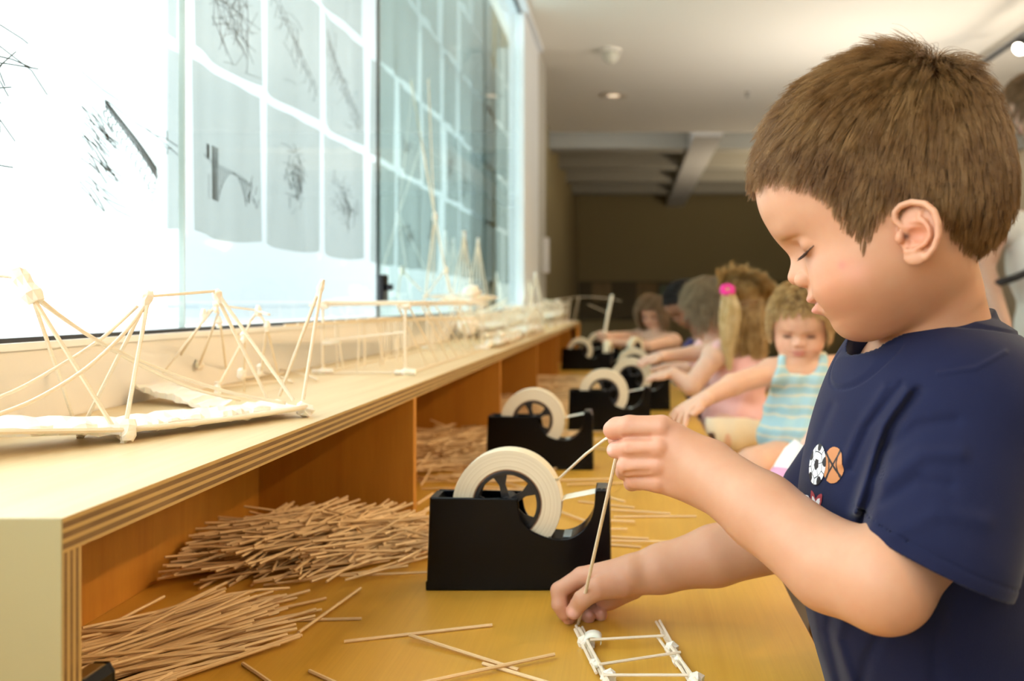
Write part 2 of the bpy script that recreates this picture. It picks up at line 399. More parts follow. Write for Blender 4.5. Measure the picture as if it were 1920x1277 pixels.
# a thin face veneer so that the near corner shows the end panel running up to the top
vp = MB().box((XW+.002, SY0-.0016, CZ-HD+.0005), (XF, SY0-.0002, zt-.0002)).build('end_veneer', ep.data.materials[0], shelf); place(shelf.location, vp)
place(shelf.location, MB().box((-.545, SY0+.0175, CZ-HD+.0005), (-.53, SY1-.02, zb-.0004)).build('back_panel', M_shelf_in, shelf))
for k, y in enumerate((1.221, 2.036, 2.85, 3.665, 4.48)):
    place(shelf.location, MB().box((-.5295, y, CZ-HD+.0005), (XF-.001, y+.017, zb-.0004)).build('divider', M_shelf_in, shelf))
# curved closing panel at the far end
em = MB(); pts = [(XF-.09+.088*math.cos(t), SY1-.10+.088*math.sin(t)) for t in [i*PI/2/8 for i in range(9)]]
full = [(XF-.002, 5.10)]+pts+[(-.5295, SY1-.012)]
inner = [(x-.014 if i < 5 else x, y-(.014 if i >= 5 else 0)) for i, (x, y) in enumerate(full)]
pol = full+inner[::-1]; n = len(pol)
em.add([(x, y, CZ-HD+.0005) for x, y in pol]+[(x, y, zb-.0004) for x, y in pol],
       [(i, (i+1) % n, (i+1) % n+n, i+n) for i in range(n)]+[(i, i+1, n-2-i, n-1-i) for i in range(len(full)-1)]+[(n+i, n+n-1-i, n+n-2-i, n+i+1) for i in range(len(full)-1)])
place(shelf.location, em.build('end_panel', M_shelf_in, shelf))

# ------------------------------------------------------------------ ceiling items, lamps
def lathe(mb, prof, c, axis='z', n=24):
    vs = []; m = len(prof)
    for (r, z) in prof:
        for k in range(n):
            t = 2*PI*k/n
            if axis == 'z': vs.append((c[0]+r*math.cos(t), c[1]+r*math.sin(t), c[2]+z))
            else: vs.append((c[0]+r*math.cos(t), c[1]+z, c[2]+r*math.sin(t)))
    fs = [(i*n+k, i*n+(k+1) % n, (i+1)*n+(k+1) % n, (i+1)*n+k) for i in range(m-1) for k in range(n)]
    fs += [tuple(range(n-1, -1, -1)), tuple((m-1)*n+k for k in range(n))]
    return mb.add(vs, fs)
zc = CZ+1.63
sd = thing('smoke_detector', 'white domed smoke detector on the ceiling nearest the window', 'smoke detector', (-.12, 5.5, zc))
place(sd.location, lathe(MB(), [(.07, 0), (.07, -.014), (.062, -.018)], (-.12, 5.5, zc)).build('base', M_white, sd, smooth=False))
place(sd.location, lathe(MB(), [(.060, -.018), (.055, -.045), (.042, -.07), (.02, -.086), (.004, -.09)], (-.12, 5.5, zc)).build('dome', mat('frosted_dome', (.62, .60, .52), .4), sd, smooth=True))
def emis(name, col, s):
    m = mat(name, col, .5); p = m.node_tree.nodes['Principled BSDF']; p.inputs['Emission Color'].default_value = (*col, 1); p.inputs['Emission Strength'].default_value = s; return m
dl = thing('recessed_downlight', 'round recessed downlight in the ceiling beyond the smoke detector', 'downlight', (-.125, 6.69, zc))
place(dl.location, lathe(MB(), [(.075, -.001), (.11, -.003), (.11, -.008), (.085, -.012), (.075, -.006)], (-.125, 6.69, zc)).build('trim_ring', mat('ring_paint', (.62, .55, .45), .5), dl))
place(dl.location, lathe(MB(), [(.074, -.003), (.05, -.006), (.01, -.008)], (-.125, 6.69, zc)).build('bulb', emis('warm_bulb', (1, .78, .55), .9), dl))
tag(lathe(MB(), [(.02, 0), (.02, -.006), (.008, -.012), (.008, -.03), (.016, -.034), (.016, -.037)], (.91, 6.6, zc), n=12).build('sprinkler_head', mat('dull_metal', (.3, .28, .25), .5)),
    'tiny sprinkler head in the ceiling right of the downlight', 'sprinkler')
tr = thing('lighting_track', 'dark metal lighting track below the ceiling at the upper right', 'light track', (TRACK_X, 2.5, TRACK_Z+.06))
place(tr.location, MB().box((TRACK_X-.018, -1.6, TRACK_Z+.052), (TRACK_X+.018, 6.4, TRACK_Z+.075)).build('rail', mat('track_metal', (.10, .10, .10), .4), tr))
for y in (-1.2, 2.4, 6.0):
    place(tr.location, MB().tube([(TRACK_X, y, TRACK_Z+.07), (TRACK_X, y, zc)], .004).build('rod', M_steel, tr))
M_lamp = emis('lamp_face', (1, .86, .66), 28)
for k, y in enumerate(TRACK_Y):
    t = thing('track_spotlight', ('black track spotlight behind the camera side', 'black track spotlight lighting the near bay', 'black track spotlight lighting the middle of the table', 'glowing track spotlight at the upper right edge of the picture')[k],
              'spotlight', (TRACK_X, y, TRACK_Z), 'spotlights along the track')
    d = (Vector(AIM[y])-t.location).normalized(); q = d.to_track_quat('Z', 'Y').to_matrix().to_4x4(); q.translation = t.location
    hb = lathe(MB(), [(.02, -.11), (.032, -.10), (.036, -.02), (.042, 0), (.038, 0), (.03, -.03)], (0, 0, 0)); hb.v = [tuple(q @ Vector(v)) for v in hb.v]
    place(t.location, hb.build('housing', M_hub, t, smooth=True))
    fb = lathe(MB(), [(.034, .001), (.034, .004), (.01, .010)], (0, 0, 0)); fb.v = [tuple(q @ Vector(v)) for v in fb.v]
    place(t.location, fb.build('lamp_face', M_lamp, t, smooth=True))
    place(t.location, MB().tube([(TRACK_X, y, TRACK_Z+.0515), tuple(q @ Vector((0, 0, -.06)))], .006).build('bracket', M_hub, t))
for i, (x, y) in enumerate(FILL_PANELS):
    t = thing('added_fill_panel', ('added fill panel, out of view above the near end of the table', 'added fill panel, out of view far right over the aisle')[i], 'ceiling light', (x, y, zc))
    place(t.location, MB().box((x-.47, y-.27, zc-.02), (x+.47, y+.27, zc-.001)).build('frame', M_white, t))
    place(t.location, MB().box((x-.44, y-.24, zc-.022), (x+.44, y+.24, zc-.0205)).build('diffuser', emis('panel_glow', (1, .88, .7), 1.2), t))
for i, (x, y) in enumerate(UP):
    t = thing('added_uplight', ('added fill lamp bowl nearest the camera side', 'added fill lamp bowl over the middle of the aisle', 'added fill lamp bowl above the children', 'added fill lamp bowl inside the dim hall')[i], 'pendant light', (x, y, CZ+UPZ[i]))
    place(t.location, lathe(MB(), [(.01, -.10), (.16, -.07), (.27, 0), (.30, .03), (.27, .012), (.15, -.055), (.01, -.08)], (x, y, CZ+UPZ[i])).build('bowl', M_beam, t, smooth=True))
    place(t.location, MB().tube([(x, y, CZ+UPZ[i]-.08), (x, y, zc if i < 3 else CZ+1.98)], .005).build('rod', M_steel, t))
bx = MB().box((XW+.006, 5.60, CZ+.20), (XW+.05, 5.66, CZ+.43)); tag(bx.build('wall_box', mat('white_plastic', (.75, .75, .78), .4), bevel=.004), 'slim white box mounted on the corner where the window wall ends', 'wall box')
# ------------------------------------------------------------------ implicit surfaces for bodies and clothes
def smin(a, b, k):
    h = np.maximum(k-np.abs(a-b), 0)/k
    return np.minimum(a, b)-h*h*h*k*(1/6.0)
def smax(a, b, k): return -smin(-a, -b, k)
def sdf_mesh(f, lo, hi, h, B=10, slack=1.6, proj=2):
    """sparse surface nets over the box lo..hi with cell size h; f takes an (n,3) array"""
    lo = np.array(lo, float); hi = np.array(hi, float); s = 5
    nb = np.ceil((hi-lo)/(h*B)).astype(int); nc = nb*(B//s)+1
    gi = np.stack(np.meshgrid(*[np.arange(n) for n in nc], indexing='ij'), -1).reshape(-1, 3)
    d = np.abs(f(lo+gi*h*s)).reshape(nc)
    q = B//s; act = np.full(nb, np.inf)
    for a in range(q+1):
        for b in range(q+1):
            for c in range(q+1):
                act = np.minimum(act, d[a:a+nb[0]*q-q+1:q, b:b+nb[1]*q-q+1:q, c:c+nb[2]*q-q+1:q])
    blk = np.argwhere(act < h*s*.87*slack)
    loc = np.stack(np.meshgrid(*[np.arange(B+1)]*3, indexing='ij'), -1).reshape(-1, 3)
    ng = nb*B+2
    def key(c): return ((c[..., 0]+1)*ng[1]+(c[..., 1]+1))*ng[2]+(c[..., 2]+1)
    VK, VP_, Q = [], [], []
    cs = np.array([[i, j, k] for i in (0, 1) for j in (0, 1) for k in (0, 1)])
    step = max(1, 250000//((B+1)**3))
    for s0 in range(0, len(blk), step):
        bb = blk[s0:s0+step]; base = bb*B
        idx = base[:, None, :]+loc[None]
        val = f((lo+idx.reshape(-1, 3)*h)).reshape(len(bb), B+1, B+1, B+1)
        ins = val < 0
        c8 = np.stack([ins[:, i:i+B, j:j+B, k:k+B] for i, j, k in cs], -1); sm = c8.sum(-1)
        ce = np.argwhere((sm > 0) & (sm < 8))
        if len(ce) == 0: continue
        v8 = np.stack([val[:, i:i+B, j:j+B, k:k+B][ce[:, 0], ce[:, 1], ce[:, 2], ce[:, 3]] for i, j, k in cs], -1)
        acc = np.zeros((len(ce), 3)); cnt = np.zeros(len(ce))
        for a in range(8):
            for ax in range(3):
                b = a | (4 >> ax)
                if b == a: continue
                va, vb = v8[:, a], v8[:, b]; m = (va < 0) != (vb < 0)
                t = np.where(m, va/np.where(m, va-vb, 1), 0)
                p = cs[a][None]+t[:, None]*(cs[b]-cs[a])[None]
                acc += np.where(m[:, None], p, 0); cnt += m
        gc = base[ce[:, 0]]+ce[:, 1:]
        VK.append(key(gc)); VP_.append(lo+(gc+acc/cnt[:, None])*h)
        for ax in range(3):
            sl0 = [slice(0, B)]*3; sl1 = list(sl0); sl1[ax] = slice(1, B+1)
            A = ins[:, sl0[0], sl0[1], sl0[2]]; Bv = ins[:, sl1[0], sl1[1], sl1[2]]
            for flip in (0, 1):
                e = np.argwhere((A & ~Bv) if flip == 0 else (~A & Bv))
                if len(e) == 0: continue
                g = base[e[:, 0]]+e[:, 1:]; u = (ax+1) % 3; w = (ax+2) % 3
                du = np.zeros(3, int); du[u] = 1; dw = np.zeros(3, int); dw[w] = 1
                qd = np.stack([key(g-du-dw), key(g-dw), key(g), key(g-du)], -1)
                Q.append(qd if flip == 0 else qd[:, ::-1])
    VK = np.concatenate(VK); P_ = np.concatenate(VP_); Q = np.concatenate(Q)
    o = np.argsort(VK); VK = VK[o]; P_ = P_[o]
    ix = np.searchsorted(VK, Q); ix = np.clip(ix, 0, len(VK)-1); ok = (VK[ix] == Q).all(1); ix = ix[ok]
    e = h*.5; nrm = None
    for _ in range(proj):
        g = np.stack([f(P_+np.eye(3)[a]*e)-f(P_-np.eye(3)[a]*e) for a in range(3)], -1)/(2*e)
        n2 = np.maximum((g*g).sum(1), .02)
        stp = g*(f(P_)/n2)[:, None]; L = np.linalg.norm(stp, axis=1, keepdims=True)
        P_ = P_-stp*np.minimum(1, h*.6/np.maximum(L, 1e-9))
    nrm = g/np.maximum(np.linalg.norm(g, axis=1, keepdims=True), 1e-9)
    return P_, ix, nrm
def mesh_obj(name, V, Qd, m, parent=None, origin=(0, 0, 0)):
    me = bpy.data.meshes.new(name); n = len(V); q = len(Qd)
    V = V-np.array(origin)
    me.vertices.add(n); me.vertices.foreach_set('co', V.astype(np.float32).ravel())
    me.loops.add(q*4); me.polygons.add(q)
    me.loops.foreach_set('vertex_index', Qd.astype(np.int32).ravel())
    me.polygons.foreach_set('loop_start', np.arange(0, q*4, 4, dtype=np.int32))
    me.polygons.foreach_set('use_smooth', np.ones(q, bool))
    me.update(calc_edges=True); me.validate()
    me.materials.append(m)
    o = bpy.data.objects.new(name, me); return link(o, parent)
def paint(o, name, cols):
    at = o.data.color_attributes.new(name, 'FLOAT_COLOR', 'POINT')
    c = np.ones((len(cols), 4), np.float32); c[:, :3] = cols; at.data.foreach_set('color', c.ravel())
def A3(p): return np.array([p[0], p[1], p[2]], float)
def capsule(p, a, b, ra, rb_):      # tapered capsule
    a = A3(a); b = A3(b); ab = b-a; t = np.clip(((p-a)@ab)/max(ab@ab, 1e-12), 0, 1)
    return np.linalg.norm(p-a-t[:, None]*ab, axis=1)-(ra+(rb_-ra)*t)
def ellips(p, c, r, R=None):
    q = p-A3(c)
    if R is not None: q = q@R          # columns of R = local axes
    r = np.array(r, float); k0 = np.linalg.norm(q/r, axis=1); k1 = np.linalg.norm(q/(r*r), axis=1)
    return k0*(k0-1)/np.maximum(k1, 1e-9)
def flatcaps(p, a, b, ra, rb_, up, sq):   # tapered capsule squashed along 'up'
    a = A3(a); b = A3(b); up = A3(up); ax = (b-a)/np.linalg.norm(b-a); up = up-ax*(up@ax); up /= np.linalg.norm(up)
    q = p-a; h = q@up; q2 = q+np.outer(h*(1/sq-1), up)
    L = np.linalg.norm(b-a); t = np.clip((q2@ax)/L, 0, 1)
    return (np.linalg.norm(q2-np.outer(t*L, ax), axis=1)-(ra+(rb_-ra)*t))*(sq+1)/2
def bumpf(p, c, r, amp):            # gaussian displacement
    d2 = ((p-A3(c))**2).sum(1); return amp*np.exp(-d2/(r*r))
def interp(x, xs, ys):
    """smooth (catmull-rom like) interpolation: cubic hermite with finite difference slopes"""
    xs = np.array(xs, float); ys = np.array(ys, float); o = np.argsort(xs); xs = xs[o]; ys = ys[o]
    dx = np.diff(xs); dy = np.diff(ys)/dx; m = np.empty(len(xs)); m[0] = dy[0]; m[-1] = dy[-1]
    m[1:-1] = (dy[:-1]*dx[1:]+dy[1:]*dx[:-1])/(dx[:-1]+dx[1:])
    x = np.clip(x, xs[0], xs[-1]); i = np.clip(np.searchsorted(xs, x)-1, 0, len(xs)-2)
    h = dx[i]; t = (x-xs[i])/h
    return ys[i]*(2*t**3-3*t**2+1)+h*m[i]*(t**3-2*t**2+t)+ys[i+1]*(3*t**2-2*t**3)+h*m[i+1]*(t**3-t**2)
def smooth01(x, a, b):
    t = np.clip((x-a)/(b-a), 0, 1); return t*t*(3-2*t)
def frame(fwd, up):                 # columns: forward u, up v, left w
    u = A3(fwd); u /= np.linalg.norm(u); v = A3(up); v = v-u*(u@v); v /= np.linalg.norm(v)
    return np.stack([u, v, np.cross(u, v)], 1)
# ------------------------------------------------------------------ people: heads
def ear_sdf(q, c, e1, e2, e3, s=1.0):
    """q head-frame points (mm); c centre; e1 toward the back, e2 up, e3 outward"""
    R = np.stack([e1, e2, e3], 1); p = ((q-c)@R)/s
    def line(pts, r, k=.0):
        d = None
        for (a, b) in zip(pts[:-1], pts[1:]):
            x = capsule(p, a, b, r, r); d = x if d is None else np.minimum(d, x)
        return d
    H = [(-4.8, 2.6, -1.5), (-10.5, 3.6, .5), (-14.6, 8.4, 1.8), (-14.4, 13.2, 2.6), (-10.2, 17.2, 3), (-2.7, 18.9, 3.2), (6.0, 17.0, 3.4), (11.6, 11.8, 3.6), (14.0, 4.5, 3.6), (14.0, -4, 3.3), (11.0, -11.3, 2.8), (6, -16.4, 2)]
    AH = [(1.6, 12.5, .4), (1.2, 8.6, 1.2), (4.6, 6.2, 2.2), (8.0, 1.3, 2.8), (8.4, -3.5, 2.8), (5.6, -8, 2.6), (-.6, -11.2, 2.4)]
    AH2 = [(-8.5, 6.6, -.5), (-2.5, 7.0, .6), (4.6, 5.6, 2.2)]
    plate = ellips(p, (0, .5, -1.5), (14.2, 19.0, 2.6))
    d = smin(plate, line(H, 2.15), 2.2)
    d = smin(d, line(AH, 1.7), 2.2); d = smin(d, line(AH2, 1.2), 2.0)
    d = smin(d, ellips(p, (-2.0, -16.2, .8), (7.6, 5.2, 2.6)), 3)          # lobe
    d = smin(d, ellips(p, (-5.5, -12.2, 1.2), (4.2, 2.6, 2.6)), 2)         # antitragus
    d = smax(d, -ellips(p, (-.5, -2.2, 3.0), (7.6, 5.6, 5.4)), 1.6)        # concha bowl
    d = smax(d, -ellips(p, (-5.6, -7.2, 3.2), (2.6, 3.8, 4.2)), 1.2)
    d = smin(d, ellips(p, (-11.6, -3.0, 1.8), (3.2, 4.2, 2.6)), 2.2)       # tragus
    return d*s
EARR = 15
def head_sdf(q, ears=True, lips=1.0, eyes_open=0.0):
    """child's head, millimetres; u forward, v up, w to the person's right"""
    u, v, w = q[:, 0], q[:, 1], q[:, 2]; aw = np.abs(w)
    cr = ellips(q, (-10.5, 27.5, 0), (88.5, 81.5, 71))
    cr = smin(cr, ellips(q, (-42, 5, 0), (50, 56, 60)), 18)
    F0 = interp(v, [75, 60, 43, 35, 27, 21, 15, 9, 4, 0, -8, -20, -30, -38, -44, -50, -55, -60, -67, -74, -79, -84],
                [56, 71, 77, 78, 77.2, 75.4, 73.4, 70.2, 67.6, 66.2, 65, 65.5, 67, 68.8, 68.2, 66.6, 64.4, 62.3, 60.9, 57.4, 52, 43])
    W = interp(v, [75, 50, 25, 5, -12, -28, -44, -58, -70, -79, -86], [50, 64, 66.5, 65, 63, 61.5, 57.5, 49, 37, 25, 14])
    uc = interp(v, [75, 0, -40, -65, -84], [0, 2, 6, 12, 24])
    n = 2.25
    NB = interp(v, [14, 8, 4, 0, -4, -9.6, -14, -17.6, -21.6, -25, -27.9, -30.3, -35], [0, .6, 1.8, 3.2, 5.0, 8.2, 11.2, 13.4, 13.1, 10.2, 5.4, 2.8, .6])
    wn = interp(v, [14, 4, -4, -12, -18, -24, -30], [10, 8.4, 8.0, 8.8, 10.2, 10.6, 9.0])
    nose = NB*np.exp(-(aw/wn)**2.4)
    ph = -1.0*np.exp(-(w/2.6)**2-((v+33)/4)**2)
    LU = 2.8*np.exp(-((v+39.3)/3.4)**2-(aw/15)**2.6)*lips
    LL = 4.2*np.exp(-((v+48.8)/3.8)**2-(aw/12.5)**2.6)*lips
    gr = -3.0*np.exp(-((v+44.2-.012*w*w*.4)/1.5)**2-(aw/20)**6)*lips
    crn = -3.2*np.exp(-((v+46.5)/4.5)**2-((aw-20.5)/4.5)**2)
    chd = -1.2*np.exp(-((v+56.5)/4)**2-(aw/14)**2)
    uu = u-(nose+ph+LU+LL+gr+crn+chd)*(u > 20)
    du = uu-uc; a = np.where(du > 0, F0-uc, 55.0)
    g = (np.abs(du/a)**n+(aw/W)**n)**(1/n)
    dface = (g-1)*np.minimum(a, W)*.92
    dface = smax(dface, v-70, 12); dface = smax(dface, -84.5-v, 7)
    d = smin(cr, dface, 9)
    # cheeks, brow, sockets
    d -= 3.6*np.exp(-((u-44)**2+(v+38)**2*1.0+(aw-43)**2)/23**2)
    d -= 2.2*np.exp(-((u-66)**2+(v-9)**2*2.2+(aw-24)**2*.45)/12**2)
    d += 5.6*np.exp(-((u-64)**2*.5+(v-0)**2*1.3+(aw-17)**2*.9)/11**2)
    d += 4.2*np.exp(-((u-58)**2*.4+(v+4)**2*1.0+(aw-30)**2*.45)/13**2)
    d += 1.2*np.exp(-((u-62)**2*.3+(v+34)**2*.35+(aw-19.5)**2*1.8)/8**2)     # fold beside nose and mouth
    d += 2.1*np.exp(-((u-66)**2*.3+(v+25)**2*.5+(aw-19)**2*3)/6**2)
    ev = np.stack([u, v, aw], 1)
    d = smin(d, ellips(ev, (46.6, -3.2, 29.0), (13.0, 12.4, 15.5)), 3.0)
    d += 1.1*np.exp(-((v-4.8-(aw-29)*(-.12))/1.5)**2-((aw-28)/12)**4-((u-62)/9)**2)  # crease above the lid
    d += .9*np.exp(-((v+8.8+(aw-29)**2*-.012)/1.2)**2-((aw-29)/13)**6-((u-62)/9)**2)  # lid line
    d = smin(d, ellips(ev, (66.0, -24.2, 11.0), (8.6, 6.4, 5.4)), 2.4)       # wings of the nose
    d = smax(d, -ellips(ev, (72.0, -29.4, 6.4), (4.4, 2.4, 2.4)), .9)
    if ears:
        e2 = np.array([-.36, .93, 0]); e1 = np.array([-.93, -.36, 0])
        o = np.array([0, 0, 1.0]); th = .42
        e1 = e1*math.cos(th)+o*math.sin(th); e3 = np.cross(e1, e2); e3 = e3 if e3[2] > 0 else -e3
        near = np.abs(ev-np.array([-15, -27, 72])).max(1) < 30
        if near.any():
            e = np.full(len(d), 30.0); e[near] = ear_sdf(ev[near], np.array([-14.5, -27, 70.5]), e1, e2, e3)
            d = np.where(near, smin(d, e, 2.0), d)
    return d
def head_colors(q, skin=(.80, .52, .38), lip=(.66, .27, .24), hair=None, hairmask=None, blush=1.0, marks=()):
    u, v, w = q[:, 0], q[:, 1], q[:, 2]; aw = np.abs(w)
    c = np.tile(np.array(skin, float), (len(q), 1))
    def mixin(col, f): c[:] = c*(1-f[:, None])+np.array(col)*f[:, None]
    s = np.array(skin)
    mixin(s*np.array([1.0, .80, .76]), blush*.7*np.exp(-((u-48)**2+(v+34)**2+(aw-42)**2)/24**2))
    mixin(s*np.array([1.0, .78, .74]), .5*np.exp(-((u-76)**2+(v+21)**2+aw**2)/10**2))
    fl = np.exp(-((v+40.3)/3.0)**2-(aw/16.5)**4)*(u > 55)*.75+np.exp(-((v+48.6)/4.0)**2-(aw/14.5)**4)*(u > 55)
    mixin(lip, np.clip(fl, 0, 1)*.85)
    mixin(np.array(lip)*.45, np.exp(-((v+44.2)/.9)**2-(aw/18)**8)*(u > 50)*.7)
    inear = np.exp(-((u+13)**2+(v+28)**2)/12**2)*(aw > 60)
    mixin(s*np.array([.96, .66, .60]), .8*inear)
    mixin(s*np.array([.86, .68, .66]), .45*np.exp(-((u-58)**2+(v+5)**2*2+(aw-28)**2)/11**2))
    mixin((.05, .02, .015), .95*np.exp(-((u+6.8)**2+(v+26.8)**2)/2.2**2)*(aw > 58))  # shade of the ear canal painted as a dark spot, no hole modelled
    for (m, r, col, a) in marks: mixin(col, a*np.exp(-((q-np.array(m))**2).sum(1)/r**2))
    if hairmask is not None: mixin(hair, hairmask)
    return np.clip(c, 0, 1)
def skin_mat(name, tint=(1, 1, 1), rough=.46):
    m = mat(name, (.8, .52, .38), rough); n = N(m); p = n.p
    at = n.t.nodes.new('ShaderNodeVertexColor'); at.layer_name = 'tone'
    f = n.noise(n.coords((1, 1, 1)), 60, 4, .6)
    col = n.mix(n.ramp(f, [(.3, (0, 0, 0)), (.7, (.18,)*3)]), at.outputs[0], (.86, .50, .40), 'MULTIPLY')
    n.link(col, p.inputs['Base Color'])
    p.inputs['Subsurface Weight'].default_value = .22; p.inputs['Subsurface Radius'].default_value = (1.0, .35, .18)
    p.inputs['Subsurface Scale'].default_value = .004; p.inputs['Specular IOR Level'].default_value = .35
    f2 = n.noise(n.coords((1, 1, 1)), 900, 2, .5); n.bump(f2, .10, .0006)
    return m
M_skin = skin_mat('skin')
def hair_mat(name, root, tip, alt, rough=.38):
    m = mat(name, root, rough); n = N(m); p = n.p
    hi = n.t.nodes.new('ShaderNodeHairInfo')
    f = n.noise(n.coords((1, 1, 1)), 38, 3, .6)
    c = n.mix(hi.outputs['Intercept'], root, tip); c = n.mix(n.ramp(f, [(.38, (0, 0, 0)), (.66, (.8,)*3)]), c, alt)
    c = n.mix(n.ramp(hi.outputs['Random'], [(0, (0, 0, 0)), (1, (.36,)*3)]), c, tuple(x*.45 for x in root))
    n.link(c, p.inputs['Base Color']); p.inputs['Specular IOR Level'].default_value = .35
    return m
def hair_obj(name, pts, r0, r1, m, parent=None, origin=(0, 0, 0)):
    """pts: (strands, points, 3)"""
    s, k, _ = pts.shape
    hc = bpy.data.hair_curves.new(name); hc.add_curves([k]*s)
    hc.attributes['position'].data.foreach_set('vector', (pts-np.array(origin)).astype(np.float32).ravel())
    ra = hc.attributes.get('radius') or hc.attributes.new('radius', 'FLOAT', 'POINT')
    ra.data.foreach_set('value', np.tile(np.linspace(r0, r1, k), s).astype(np.float32))
    hc.materials.append(m); o = bpy.data.objects.new(name, hc); return link(o, parent)
def in_poly(x, y, poly):
    r = np.zeros(len(x), bool); n = len(poly)
    for i in range(n):
        x0, y0 = poly[i]; x1, y1 = poly[(i+1) % n]
        c = ((y0 > y) != (y1 > y)) & (x < (x1-x0)*(y-y0)/(y1-y0+1e-12)+x0); r ^= c
    return r
def poly_dist(x, y, poly):
    d = np.full(len(x), 1e9)
    for i in range(len(poly)-1):
        a = np.array(poly[i]); b = np.array(poly[i+1]); ab = b-a; t = np.clip(((x-a[0])*ab[0]+(y-a[1])*ab[1])/(ab@ab), 0, 1)
        d = np.minimum(d, np.hypot(x-a[0]-t*ab[0], y-a[1]-t*ab[1]))
    return d
HAIRLINE = [(95, 60), (72, 57), (60, 52), (44, 45), (34, 32), (29, 14), (23, -6), (17, -21), (10, -16), (0, -8), (-12, -3), (-24, -5), (-33, -16), (-35, -32), (-38, -44), (-44, -51), (-54, -55), (-130, -58)]
HAIRPOLY = HAIRLINE+[(-130, 150), (95, 150)]
def grow(roots, nrm, dirs, length, lift, droop, K=7, clump=None, rng=None, curl=0.0, push=None, gravity=(0, 0, -1)):
    """strands that leave the scalp along dirs, hug it and fall"""
    g = np.array(gravity, float); n = len(roots); step = (length/(K-1))[:, None]
    p = roots.copy(); out = [p.copy()]; d = dirs+nrm*lift[:, None]; d /= np.linalg.norm(d, axis=1, keepdims=True)
    for k in range(1, K):
        p = p+d*step; out.append(p.copy())
        d = d+g*droop[:, None]/K-nrm*(lift[:, None]*.9/K)
        if curl: d = d+rng.normal(0, curl, d.shape)
        if push is not None: d = d+push(p, d)
        d /= np.linalg.norm(d, axis=1, keepdims=True)
    s = np.stack(out, 1)
    if clump is not None:
        idx, amt = clump; t = np.linspace(0, 1, K)[None, :, None]**1.6
        ctr = s[idx]; off = roots-roots[idx]
        s = s*(1-amt*t)+(ctr+off[:, None]*.35)*(amt*t)
    return s
# ------------------------------------------------------------------ the boy in the navy T-shirt
BO = np.array(P(1650, 400, .62)); al = math.atan((1650-VX)/F); th = math.radians(22)
BU = np.array([-math.cos(al)*math.cos(th), math.sin(al)*math.cos(th), -math.sin(th)])
BV = np.array([-math.cos(al)*math.sin(th), math.sin(al)*math.sin(th), math.cos(th)])
BR = frame(BU, BV)
def to_head(p): return ((p-BO)@BR)*1000
def from_head(q): return BO+(np.asarray(q)/1000)@BR.T
def chain(p, pts, k=.003):
    d = None
    for a, b in zip(pts[:-1], pts[1:]):
        x = capsule(p, P(*a[:3]), P(*b[:3]), a[3]*.001, b[3]*.001); d = x if d is None else smin(d, x, k)
    return d
L_WR = (1330, 888, .662)
LF = [[(1240, 802, .668, 9.6), (1180, 800, .674, 8.8), (1157, 802, .680, 8.2), (1149, 806, .684, 7.9)],
      [(1236, 838, .664, 9.2), (1182, 840, .670, 7.9), (1153, 844, .682, 6.7)],
      [(1234, 871, .666, 9.0), (1175, 874, .672, 7.7), (1170, 884, .692, 6.6), (1188, 888, .70, 6.4)],
      [(1236, 902, .670, 9.0), (1190, 900, .678, 7.0), (1184, 906, .695, 6.0), (1200, 906, .70, 6.0)]]
LT = [(1300, 860, .690, 13), (1235, 836, .706, 10), (1190, 826, .705, 8.8), (1156, 824, .698, 7.2)]
def left_arm(p):
    fore = capsule(p, P(*L_WR), P(1430, 960, .625), .0245, .0275)
    fore = smin(fore, capsule(p, P(1430, 960, .625), P(1558, 1060, .58), .0275, .0300), .012)
    fore = smin(fore, capsule(p, P(1558, 1060, .58), P(1657, 1089, .545), .0300, .0330), .012)
    up = capsule(p, P(1657, 1087, .545), P(1724, 1012, .562), .0325, .0290)
    up = smin(up, capsule(p, P(1724, 1012, .562), P(1808, 830, .594), .0290, .036), .012)
    d = smin(fore, up, .006)
    palm = None
    for f, kn in zip(LF, (9.8, 9.4, 9.2, 9.2)):
        m = f[0]; a = P(*L_WR); x = capsule(p, P(L_WR[0]-8, L_WR[1]+(m[1]-850)*.30, L_WR[2]+.004), P(m[0], m[1], m[2]+.003), .0205, kn*.00102)
        palm = x if palm is None else smin(palm, x, .007)
    d = smin(d, palm, .014)
    th_ = chain(p, LT); d = smin(d, th_, .008)
    for f in LF:
        d = smin(d, chain(p, f, .0035), .0035)
        d -= bumpf(p, P(f[0][0]+2, f[0][1], f[0][2]-.009), .006, .0007)
    for f in LF[:3]:   # crease at the middle joint
        d += bumpf(p, P(f[1][0]-2, f[1][1], f[1][2]-.0085), .0022, .0005)
    # grooves between the fingers
    for a, b in zip(LF[:-1], LF[1:]):
        q0 = P((a[0][0]+b[0][0])/2-20, (a[0][1]+b[0][1])/2, a[0][2]-.007); q1 = P((a[1][0]+b[1][0])/2-8, (a[1][1]+b[1][1])/2, a[1][2]-.006)
        d += .0021*np.exp(-np.maximum(capsule(p, q0, q1, 0, 0), 0)**2/.0021**2)
    return d
R_WR = (1190, 1078, .832)
RF = [[(1090, 1081, .834, 9.0), (1048, 1107, .828, 7.9), (1049, 1133, .824, 7.4), (1058, 1150, .826, 6.8)],
      [(1100, 1084, .850, 9.0), (1053, 1117, .850, 7.8), (1055, 1143, .842, 7.2), (1067, 1159, .838, 6.6)],
      [(1118, 1092, .862, 8.6), (1082, 1128, .868, 7.4), (1092, 1150, .858, 6.8), (1104, 1157, .842, 6.6)],
      [(1138, 1100, .870, 8.2), (1114, 1134, .868, 6.8), (1118, 1149, .858, 6.4), (1127, 1153, .846, 6.2)]]
RT = [(1165, 1094, .822, 14), (1122, 1103, .812, 10.5), (1092, 1124, .811, 8.6), (1076, 1146, .816, 7.6)]
